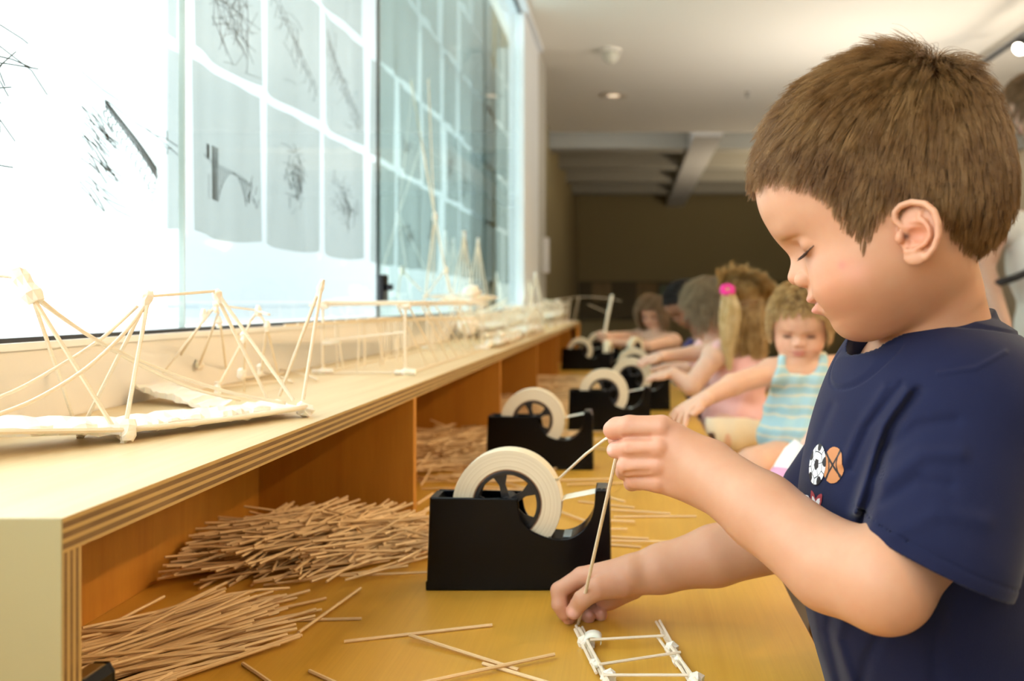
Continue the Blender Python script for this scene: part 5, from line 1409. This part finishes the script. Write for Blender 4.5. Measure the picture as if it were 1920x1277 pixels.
# --- toddler in the striped halter top
def W(px, py, Y): return tuple(P(px, py, Y))
Yk = 1.78
hc = P(1500, 612, Yk)
M_str = mat('striped_cotton', (.40, .66, .72), .85); _n = N(M_str)
_tc = _n.t.nodes.new('ShaderNodeTexCoord'); _wv = _n.t.nodes.new('ShaderNodeTexWave'); _wv.wave_type = 'BANDS'; _wv.bands_direction = 'Z'
_n.link(_tc.outputs['Object'], _wv.inputs['Vector']); _wv.inputs['Scale'].default_value = 7.5; _wv.inputs['Distortion'].default_value = 1.2; _wv.inputs['Detail Scale'].default_value = 3
_n.link(_n.ramp(_wv.outputs['Fac'], [(.30, (.40, .66, .74)), (.42, (.58, .74, .74)), (.55, (.78, .70, .50)), (.70, (.62, .76, .72)), (.85, (.36, .62, .70))]), _n.p.inputs['Base Color'])
sh_r, el_r, wr_r = W(1447, 698, Yk-.02), W(1372, 722, Yk-.08), W(1322, 748, Yk-.12)
sh_l = W(1572, 692, Yk+.02)
parts1 = [('cap', W(1500, 650, Yk+.01), W(1500, 690, Yk+.01), .030, .034), ('ell', W(1505, 745, Yk+.02), (.072, .056, .085), None, None, .03), ('ell', W(1500, 815, Yk+.01), (.076, .066, .075), None, None, .03),
          ('cap', sh_r, sh_l, .030, .030, .03), ('cap', sh_r, el_r, .0245, .0215), ('cap', el_r, wr_r, .0215, .0150), ('cap', sh_l, W(1610, 790, Yk-.02), .0245, .0215), ('cap', W(1610, 790, Yk-.02), W(1600, 860, Yk-.10), .021, .015),
          ('cap', W(1500, 860, Yk+.03), W(1412, 878, Yk-.14), .050, .040, .02), ('cap', W(1412, 880, Yk-.14), W(1445, 905, Yk+.05), .036, .026, .01), ('cap', W(1530, 860, Yk+.03), W(1540, 885, Yk-.14), .050, .040, .02)]
def fix(ps): return [tuple(x for x in q) if q[0] == 'cap' else ('ell', q[1], q[2], None, None)+((q[5],) if len(q) > 5 else ()) for q in ps]
hands1 = hand_parts(wr_r, (-.85, -.25, -.42), (-.3, -.2, 1), 1.12, .95, .75)
def halter(p):
    d = smin(ellips(p, W(1505, 745, Yk+.02), (.078, .061, .092)), ellips(p, W(1500, 820, Yk+.01), (.086, .074, .080)), .03)
    d = smin(d, capsule(p, sh_r, sh_l, .031, .031), .03)-.003
    px, py = pxy(p)
    cut = np.maximum((1472-px)*.6-(py-655)*.22, -(py-655)*.35)   # slopes of the halter toward the neck
    s = Yk/F
    neckcut = .036-np.hypot((px-1503)*s, ((py-668)*s)*.9)
    armr = ((1464-px)*.958-(py-662)*.287)*s; arml = ((px-1545)*.93-(py-662)*.37)*s
    d = smax(d, neckcut, .004)
    d = np.where(py < 760, smax(smax(d, np.where(py < 757, armr, -1), .004), np.where(py < 757, arml, -1), .004), d)
    wav = .0025*np.sin(px*.16+py*.05)+.002*np.sin(py*.13)
    return smax(d+wav, (py-852)*s, .004)
b1_, th1, R1, H1 = kid('toddler girl in a blue and cream striped halter top reaching a hand onto the table', hc, (-.22, -.93, -.30), (-.06, -.30, .95), .85, fix(parts1), hands1, (.74, .48, .34),
    [('halter_top', halter, np.array(W(1400, 870, Yk))-.15, np.array(W(1600, 640, Yk))+.15, M_str)],
    dict(root=(.20, .11, .045), mat=M_blond, n=9000, len=.027, fringe=.018, crown=(-40, 108, 0), lift=.10, droop=1.0, r=.0006, seed=3, line=[(95, 62), (70, 56), (54, 46), (40, 28), (30, 6), (20, -16), (8, -20), (-4, -10), (-24, -6), (-34, -30), (-40, -48), (-130, -50)]), h=hq_, lip=(.55, .12, .12))
# --- ponytail girl in pink, seen from behind
Y2 = 2.42; hc2 = P(1390, 582, Y2)
a_sh, a_el, a_wr = W(1340, 668, Y2-.09), W(1296, 724, Y2-.12), W(1262, 700, Y2-.10)
b_sh, b_el, b_wr = W(1352, 658, Y2+.12), W(1296, 664, Y2+.10), W(1240, 668, Y2+.02)
parts2 = [('cap', W(1385, 620, Y2), W(1385, 655, Y2+.01), .032, .036), ('ell', W(1385, 705, Y2+.02), (.078, .105, .095), None, None, .03), ('ell', W(1378, 775, Y2+.03), (.085, .105, .085), None, None, .03),
          ('cap', a_sh, b_sh, .036, .036, .03), ('cap', a_sh, a_el, .030, .025), ('cap', a_el, a_wr, .025, .017), ('cap', b_sh, b_el, .028, .023), ('cap', b_el, b_wr, .023, .016),
          ('cap', W(1385, 800, Y2-.02), W(1345, 818, Y2-.10), .062, .046, .02), ('cap', W(1345, 818, Y2-.10), W(1352, 832, Y2+.10), .040, .028, .02), ('cap', W(1385, 800, Y2+.08), W(1320, 815, Y2+.10), .060, .046, .02)]
hands2 = hand_parts(a_wr, (-.9, .1, -.1), (0, -.2, 1), 1.05, .3)+hand_parts(b_wr, (-.9, -.2, -.2), (0, -.2, 1), 1.05, .3)
def pink_top(p):
    d = smin(ellips(p, W(1385, 705, Y2+.02), (.084, .110, .10)), ellips(p, W(1378, 770, Y2+.03), (.092, .112, .085)), .03); d = smin(d, capsule(p, a_sh, b_sh, .030, .030), .03)-.003
    px, py = pxy(p); s = Y2/F; wav = .003*np.sin(px*.11+py*.07)+.002*np.sin(py*.16-px*.05)
    d = smax(d, .050-np.hypot((px-1386)*s, (py-640)*s), .004)
    d = np.where(py < 715, smax(d, .030-np.linalg.norm(p-np.array(a_sh)+np.array([-.012, 0, .01]), axis=1)*.9, .004), d)
    return smax(d+wav, (py-790)*s, .004)
def shorts(p):
    d = smin(ellips(p, W(1378, 795, Y2+.03), (.094, .112, .075)), capsule(p, W(1385, 800, Y2-.02), W(1330, 815, Y2-.10), .070, .060), .03); d = smin(d, capsule(p, W(1385, 800, Y2+.08), W(1330, 815, Y2+.10), .068, .058), .03)
    px, py = pxy(p); return smax(smax(d+.002*np.sin(px*.14), (783-py)*Y2/F, .004), (1322-px)*Y2/F, .004)
b2_, th2, R2, H2 = kid('small girl in a pink tank top with a blond ponytail, seen from behind', hc2, (-.62, .76, -.22), (-.12, .14, .98), .74, fix(parts2), hands2, (.70, .47, .35),
    [('tank_top', pink_top, np.array(W(1300, 800, Y2))-.16, np.array(W(1440, 620, Y2))+.2, fabric('pink_cotton', (.80, .43, .42), (.86, .58, .58), .2, 300)),
     ('shorts', shorts, np.array(W(1300, 870, Y2))-.16, np.array(W(1440, 760, Y2))+.2, fabric('cream_cotton', (.74, .66, .50), (.80, .74, .60), .2, 300))],
    dict(root=(.22, .125, .045), mat=M_blond, n=11000, len=.15, tie=(-70, 62, -34), tie_v=12, lift=.04, droop=.8, r=.0007, seed=4, curl=.05), h=hq_)
tie = from_h(H2, R2, .74, (-84, 66, -40))
sc_ = MB(); nn = 16
tiew = Vector(P(1364, 544, Y2-.112))
rt = [(tiew+Vector((.013*math.cos(a), .010*math.sin(a)*.8, .009*math.sin(a)))) for a in [2*PI*k/nn for k in range(nn+1)]]
place(b2_.location, sc_.tube(rt, [.0090+.0012*math.sin(k*2.3) for k in range(nn+1)], 8, cap=False).build('scrunchie', mat('magenta_scrunchie', (.75, .02, .28), .6), b2_, smooth=True))
rg = np.random.default_rng(9); n = 1400 if QUICK else 4000
t0 = np.array(tiew)[None]+rg.normal(0, .0022, (n, 3)); K = 9; S_ = np.zeros((n, K, 3)); off = rg.normal(0, 1, (n, 2)); lnn = .165*(1+.15*rg.normal(size=n)).clip(.5, 1.3)
for k in range(K):
    t = k/(K-1); wdt = .0015+.0078*math.sin(PI*min(1, t**.85*.96)); S_[:, k] = t0+np.array([.006*t+.004*math.sin(6*t), -.012*math.sin(PI*t), 0])+np.stack([off[:, 0]*wdt*.9, off[:, 1]*wdt*.7, -lnn*t], 1)
hair_obj('ponytail', S_, .0007, .0003, hair_mat('pale_blond_hair', (.55, .38, .14), (.88, .70, .36), (.92, .78, .48)), b2_, b2_.location)
# --- brown haired child beyond her
Y3 = 2.95; hc3 = P(1336, 574, Y3)
parts3 = [('cap', W(1335, 610, Y3), W(1340, 640, Y3), .032, .036), ('ell', W(1345, 690, Y3), (.075, .10, .10), None, None, .03), ('ell', W(1345, 740, Y3), (.08, .10, .08), None, None, .03),
          ('cap', W(1320, 655, Y3-.10), W(1290, 690, Y3-.12), .030, .024), ('cap', W(1290, 690, Y3-.12), W(1245, 690, Y3-.12), .024, .016), ('cap', W(1335, 655, Y3+.1), W(1300, 680, Y3+.1), .028, .022)]
def shirt3(p):
    d = smin(ellips(p, W(1345, 690, Y3), (.082, .107, .107)), ellips(p, W(1345, 755, Y3), (.088, .107, .09)), .03)
    d = smin(d, capsule(p, W(1320, 655, Y3-.10), W(1300, 680, Y3-.11), .038, .036), .02); px, py = pxy(p)
    return smax(smax(d, .040-np.hypot((px-1335)*Y3/F, (py-632)*Y3/F), .004), (py-800)*Y3/F, .004)
kid('child with ash brown hair leaning in behind the ponytail girl', hc3, (-.80, .35, -.48), (-.35, .1, .92), .90, fix(parts3), hand_parts(W(1245, 690, Y3-.12), (-1, 0, -.1), (0, 0, 1), 1, .3), (.66, .43, .32),
    [('tshirt', shirt3, np.array(W(1280, 810, Y3))-.16, np.array(W(1390, 620, Y3))+.16, fabric('rose_cotton', (.72, .42, .42), (.78, .52, .52), .2, 300))],
    dict(root=(.13, .085, .045), mat=M_ash, n=8000, len=.085, lift=.2, droop=.9, r=.0008, seed=5), h=hq_*1.2)
# --- dark haired boy in purple
Y4 = 3.3; hc4 = P(1286, 574, Y4)
parts4 = [('cap', W(1305, 605, Y4), W(1318, 630, Y4), .034, .038), ('ell', W(1325, 680, Y4), (.08, .11, .10), None, None, .03), ('ell', W(1330, 730, Y4), (.08, .10, .08), None, None, .03),
          ('cap', W(1312, 645, Y4-.12), W(1285, 682, Y4-.13), .034, .027), ('cap', W(1285, 682, Y4-.13), W(1240, 678, Y4-.10), .027, .018)]
def shirt4(p):
    d = smin(ellips(p, W(1325, 680, Y4), (.09, .118, .11)), capsule(p, W(1312, 645, Y4-.12), W(1296, 662, Y4-.13), .044, .042), .02); d = smin(d, ellips(p, W(1330, 745, Y4), (.09, .11, .09)), .03)
    px, py = pxy(p); return smax(smax(d, .042-np.hypot((px-1312)*Y4/F, (py-622)*Y4/F), .004), (py-780)*Y4/F, .004)
kid('dark skinned boy with short black hair and purple T-shirt bending over the table', hc4, (-.78, -.15, -.60), (-.50, -.1, .86), .92, fix(parts4), hand_parts(W(1240, 678, Y4-.10), (-1, -.1, -.2), (0, 0, 1), 1, .3), (.30, .16, .10),
    [('tshirt', shirt4, np.array(W(1270, 800, Y4))-.16, np.array(W(1370, 600, Y4))+.2, fabric('purple_cotton', (.05, .04, .12), (.08, .06, .16), .2, 300))],
    dict(root=(.010, .007, .006), mat=M_blackh, n=8000, len=.012, fringe=.012, lift=.5, droop=.1, r=.0009, seed=6, curl=.5), h=hq_*1.2, lip=(.30, .12, .10))
# --- girl at the far end of the table
Y5 = 4.35; hc5 = P(1224, 588, Y5)
r_sh, r_el, r_wr = W(1196, 632, Y5+.06), W(1172, 632, Y5-.04), W(1146, 630, Y5-.16)
l_sh, l_el, l_wr = W(1262, 640, Y5-.05), W(1216, 650, Y5-.16), W(1150, 643, Y5-.20)
parts5 = [('cap', W(1228, 612, Y5), W(1232, 632, Y5), .034, .038), ('ell', W(1240, 668, Y5), (.095, .075, .11), None, None, .03), ('ell', W(1240, 705, Y5), (.10, .08, .11), None, None, .03),
          ('cap', W(1225, 720, Y5), (W(1225, 720, Y5)[0], Y5, .04), .060, .030, .02), ('cap', W(1255, 720, Y5), (W(1255, 720, Y5)[0], Y5, .04), .060, .030, .02),
          ('cap', r_sh, l_sh, .040, .042, .03), ('cap', r_sh, r_el, .034, .028), ('cap', r_el, r_wr, .028, .019), ('cap', l_sh, l_el, .036, .030), ('cap', l_el, l_wr, .030, .020)]
hands5 = hand_parts(r_wr, (-.8, -.3, .3), (0, -.3, 1), 1.1, .2, .9)+hand_parts(l_wr, (-.8, .1, .5), (0, -.5, 1), 1.1, .2, .9)
def top5(p):
    d = smin(ellips(p, W(1240, 672, Y5), (.102, .083, .10)), ellips(p, W(1240, 705, Y5), (.107, .088, .11)), .03); px, py = pxy(p)
    return smax(smax(d, (649+(px-1215)*.06-py)*Y5/F, .004), (py-760)*Y5/F, .004)
b5_, *_r = kid('small girl with brown bobbed hair at the far end of the table holding up sticks', hc5, (-.35, -.86, -.30), (-.1, -.30, .95), .84, fix(parts5), hands5, (.66, .42, .30),
    [('strapless_top', top5, np.array(W(1190, 770, Y5))-.16, np.array(W(1290, 630, Y5))+.16, fabric('blue_grey_cotton', (.14, .19, .26), (.20, .26, .34), .2, 300))],
    dict(root=(.13, .075, .04), mat=M_brown, n=7000, len=.08, fringe=.018, lift=.2, droop=1.0, r=.001, seed=7, line=[(95, 58), (70, 55), (50, 48), (38, 30), (30, 10), (18, -12), (4, -20), (-4, -10), (-24, -6), (-34, -30), (-40, -48), (-130, -50)]), h=hq_*1.4)
solo([P(1133, 628, Y5-.22), P(1140, 590, Y5-.20), P(1148, 553, Y5-.18)], 'taped bundle of pale sticks held upright by the far girl', .0065, 'stick_bundle', M_stick_pale)
# --- child in pink and white mostly hidden behind the boy
Y6 = 1.22; hc6 = P(1720, 720, Y6)
e_sh, e_el = W(1585, 790, Y6-.03), W(1500, 862, Y6-.09)
parts6 = [('cap', W(1700, 770, Y6), W(1680, 800, Y6), .030, .034), ('ell', W(1660, 870, Y6), (.075, .07, .09), None, None, .03), ('ell', W(1640, 960, Y6), (.08, .075, .08), None, None, .03),
          ('cap', W(1600, 800, Y6-.02), W(1540, 828, Y6-.02), .026, .022), ('cap', W(1540, 828, Y6-.02), W(1497, 868, Y6-.02), .022, .016), ('cap', W(1600, 1010, Y6), W(1520, 1010, Y6-.08), .045, .036, .02)]
def dress6(p):
    d = smin(ellips(p, W(1655, 880, Y6), (.082, .078, .095)), capsule(p, W(1600, 800, Y6-.02), W(1570, 812, Y6-.02), .036, .034), .02)
    d = smin(d, ellips(p, W(1600, 970, Y6), (.105, .10, .065)), .03); px, py = pxy(p)
    return smax(smax(d, .040-np.hypot((px-1695)*Y6/F, (py-790)*Y6/F), .004), (py-1020)*Y6/F, .004)
b6, *_r = kid('child in a pink dress with a white frill, mostly hidden behind the boy', hc6, (-.8, -.5, -.3), (-.3, -.1, .95), .72, fix(parts6), hand_parts(W(1497, 868, Y6-.02), (-.3, 0, -1), (-1, 0, 0), .9, .2), (.70, .47, .35),
    [('dress', dress6, np.array(W(1480, 1030, Y6))-.10, np.array(W(1760, 760, Y6))+.12, fabric('orchid_cotton', (.72, .34, .55), (.80, .45, .64), .2, 300))],
    dict(root=(.13, .085, .045), mat=M_brown, n=2500, len=.05, lift=.15, droop=1, r=.0008, seed=8), h=hq_*1.3)
fr = MB(); pts = [P(1528-38*t, 800+62*t, Y6-.065) for t in (0, .25, .5, .75, 1)]
for i, (px, py, w_) in enumerate(((1502, 868, .018),)):
    fr.tube([P(1512, 838, Y6-.02), P(1500, 856, Y6-.02), P(1490, 878, Y6-.02), P(1484, 896, Y6-.02)], [.019, .024, .027, .030], 14)
place(b6.location, fr.build('white_frill', fabric('white_cotton', (.85, .84, .82), (.8, .8, .8), .2, 300), b6, smooth=True))
skp = MB(); skp.tube([P(1484, 892, Y6-.02), P(1474, 925, Y6-.03), P(1464, 975, Y6-.03)], [.030, .036, .045], 14)
place(b6.location, skp.build('pink_skirt', bpy.data.materials['orchid_cotton'], b6, smooth=True))
# --- adult at the right edge, far behind the boy's head
Y7 = 3.0; hc7 = P(1948, 205, Y7)
u_sh = W(1868, 425, Y7)
parts7 = [('cap', W(1955, 300, Y7), W(1960, 360, Y7), .050, .055), ('ell', W(1975, 480, Y7), (.15, .11, .19), None, None, .05), ('ell', W(1985, 610, Y7), (.13, .11, .20), None, None, .06), ('ell', W(1990, 690, Y7), (.16, .12, .14), None, None, .06),
          ('cap', u_sh, W(2070, 420, Y7), .055, .055, .05), ('cap', u_sh, W(1842, 500, Y7-.06), .048, .042), ('cap', W(1842, 500, Y7-.06), W(1880, 610, Y7-.2), .040, .028),
          ('cap', W(1952, 740, Y7), (W(1952, 1000, Y7)[0], Y7, .05), .085, .05, .03), ('cap', W(2036, 740, Y7), (W(2036, 1000, Y7)[0], Y7, .05), .085, .05, .03)]
def top7(p):
    d = smin(ellips(p, W(1975, 490, Y7), (.162, .125, .20)), ellips(p, W(1985, 620, Y7), (.150, .125, .20)), .05); d = smin(d, capsule(p, W(1885, 428, Y7), W(2060, 425, Y7), .062, .06), .04)
    px, py = pxy(p); return smax(smax(d, .085-np.hypot((px-1958)*Y7/F, (py-350)*Y7/F), .006), (py-650)*Y7/F, .004)
def trou7(p):
    d = smin(ellips(p, W(1990, 690, Y7), (.175, .135, .18)), capsule(p, W(1952, 740, Y7), (W(1952, 1000, Y7)[0], Y7, .06), .10, .07), .05)
    d = smin(d, capsule(p, W(2036, 740, Y7), (W(2036, 1000, Y7)[0], Y7, .06), .10, .07), .05); px, py = pxy(p); return smax(d, (600-py)*Y7/F, .004)
b7, *_r = kid('adult in a white top with a black bag strap standing at the right edge', hc7, (-.9, .35, -.25), (-.2, 0, .97), 1.12, fix(parts7), hand_parts(W(1880, 610, Y7-.2), (.2, 0, -1), (-1, 0, 0), 1.6, .2), (.50, .32, .23),
    [('white_top', top7, np.array(W(1860, 680, Y7))-.22, np.array(W(2080, 400, Y7))+.2, fabric('white_knit', (.72, .69, .62), (.66, .63, .56), .2, 200)),
     ('dark_trousers', trou7, np.array([1.15, Y7-.25, .02]), np.array(W(2120, 560, Y7))+.25, fabric('dark_denim', (.02, .022, .028), (.03, .032, .04), .2, 200))],
    dict(root=(.05, .03, .02), mat=M_brown, n=6000, len=.10, lift=.2, droop=.9, r=.0009, seed=9), h=hq_*1.8, name='person')
stp = MB(); pts = [P(1838, 548, Y7-.115), P(1868, 532, Y7-.135), P(1905, 520, Y7-.14), P(1950, 500, Y7-.14), P(2000, 440, Y7-.12)]
stp.tube(pts, .013, 8); place(b7.location, stp.build('bag_strap', mat('black_webbing', (.01, .01, .012), .5), b7, smooth=True))
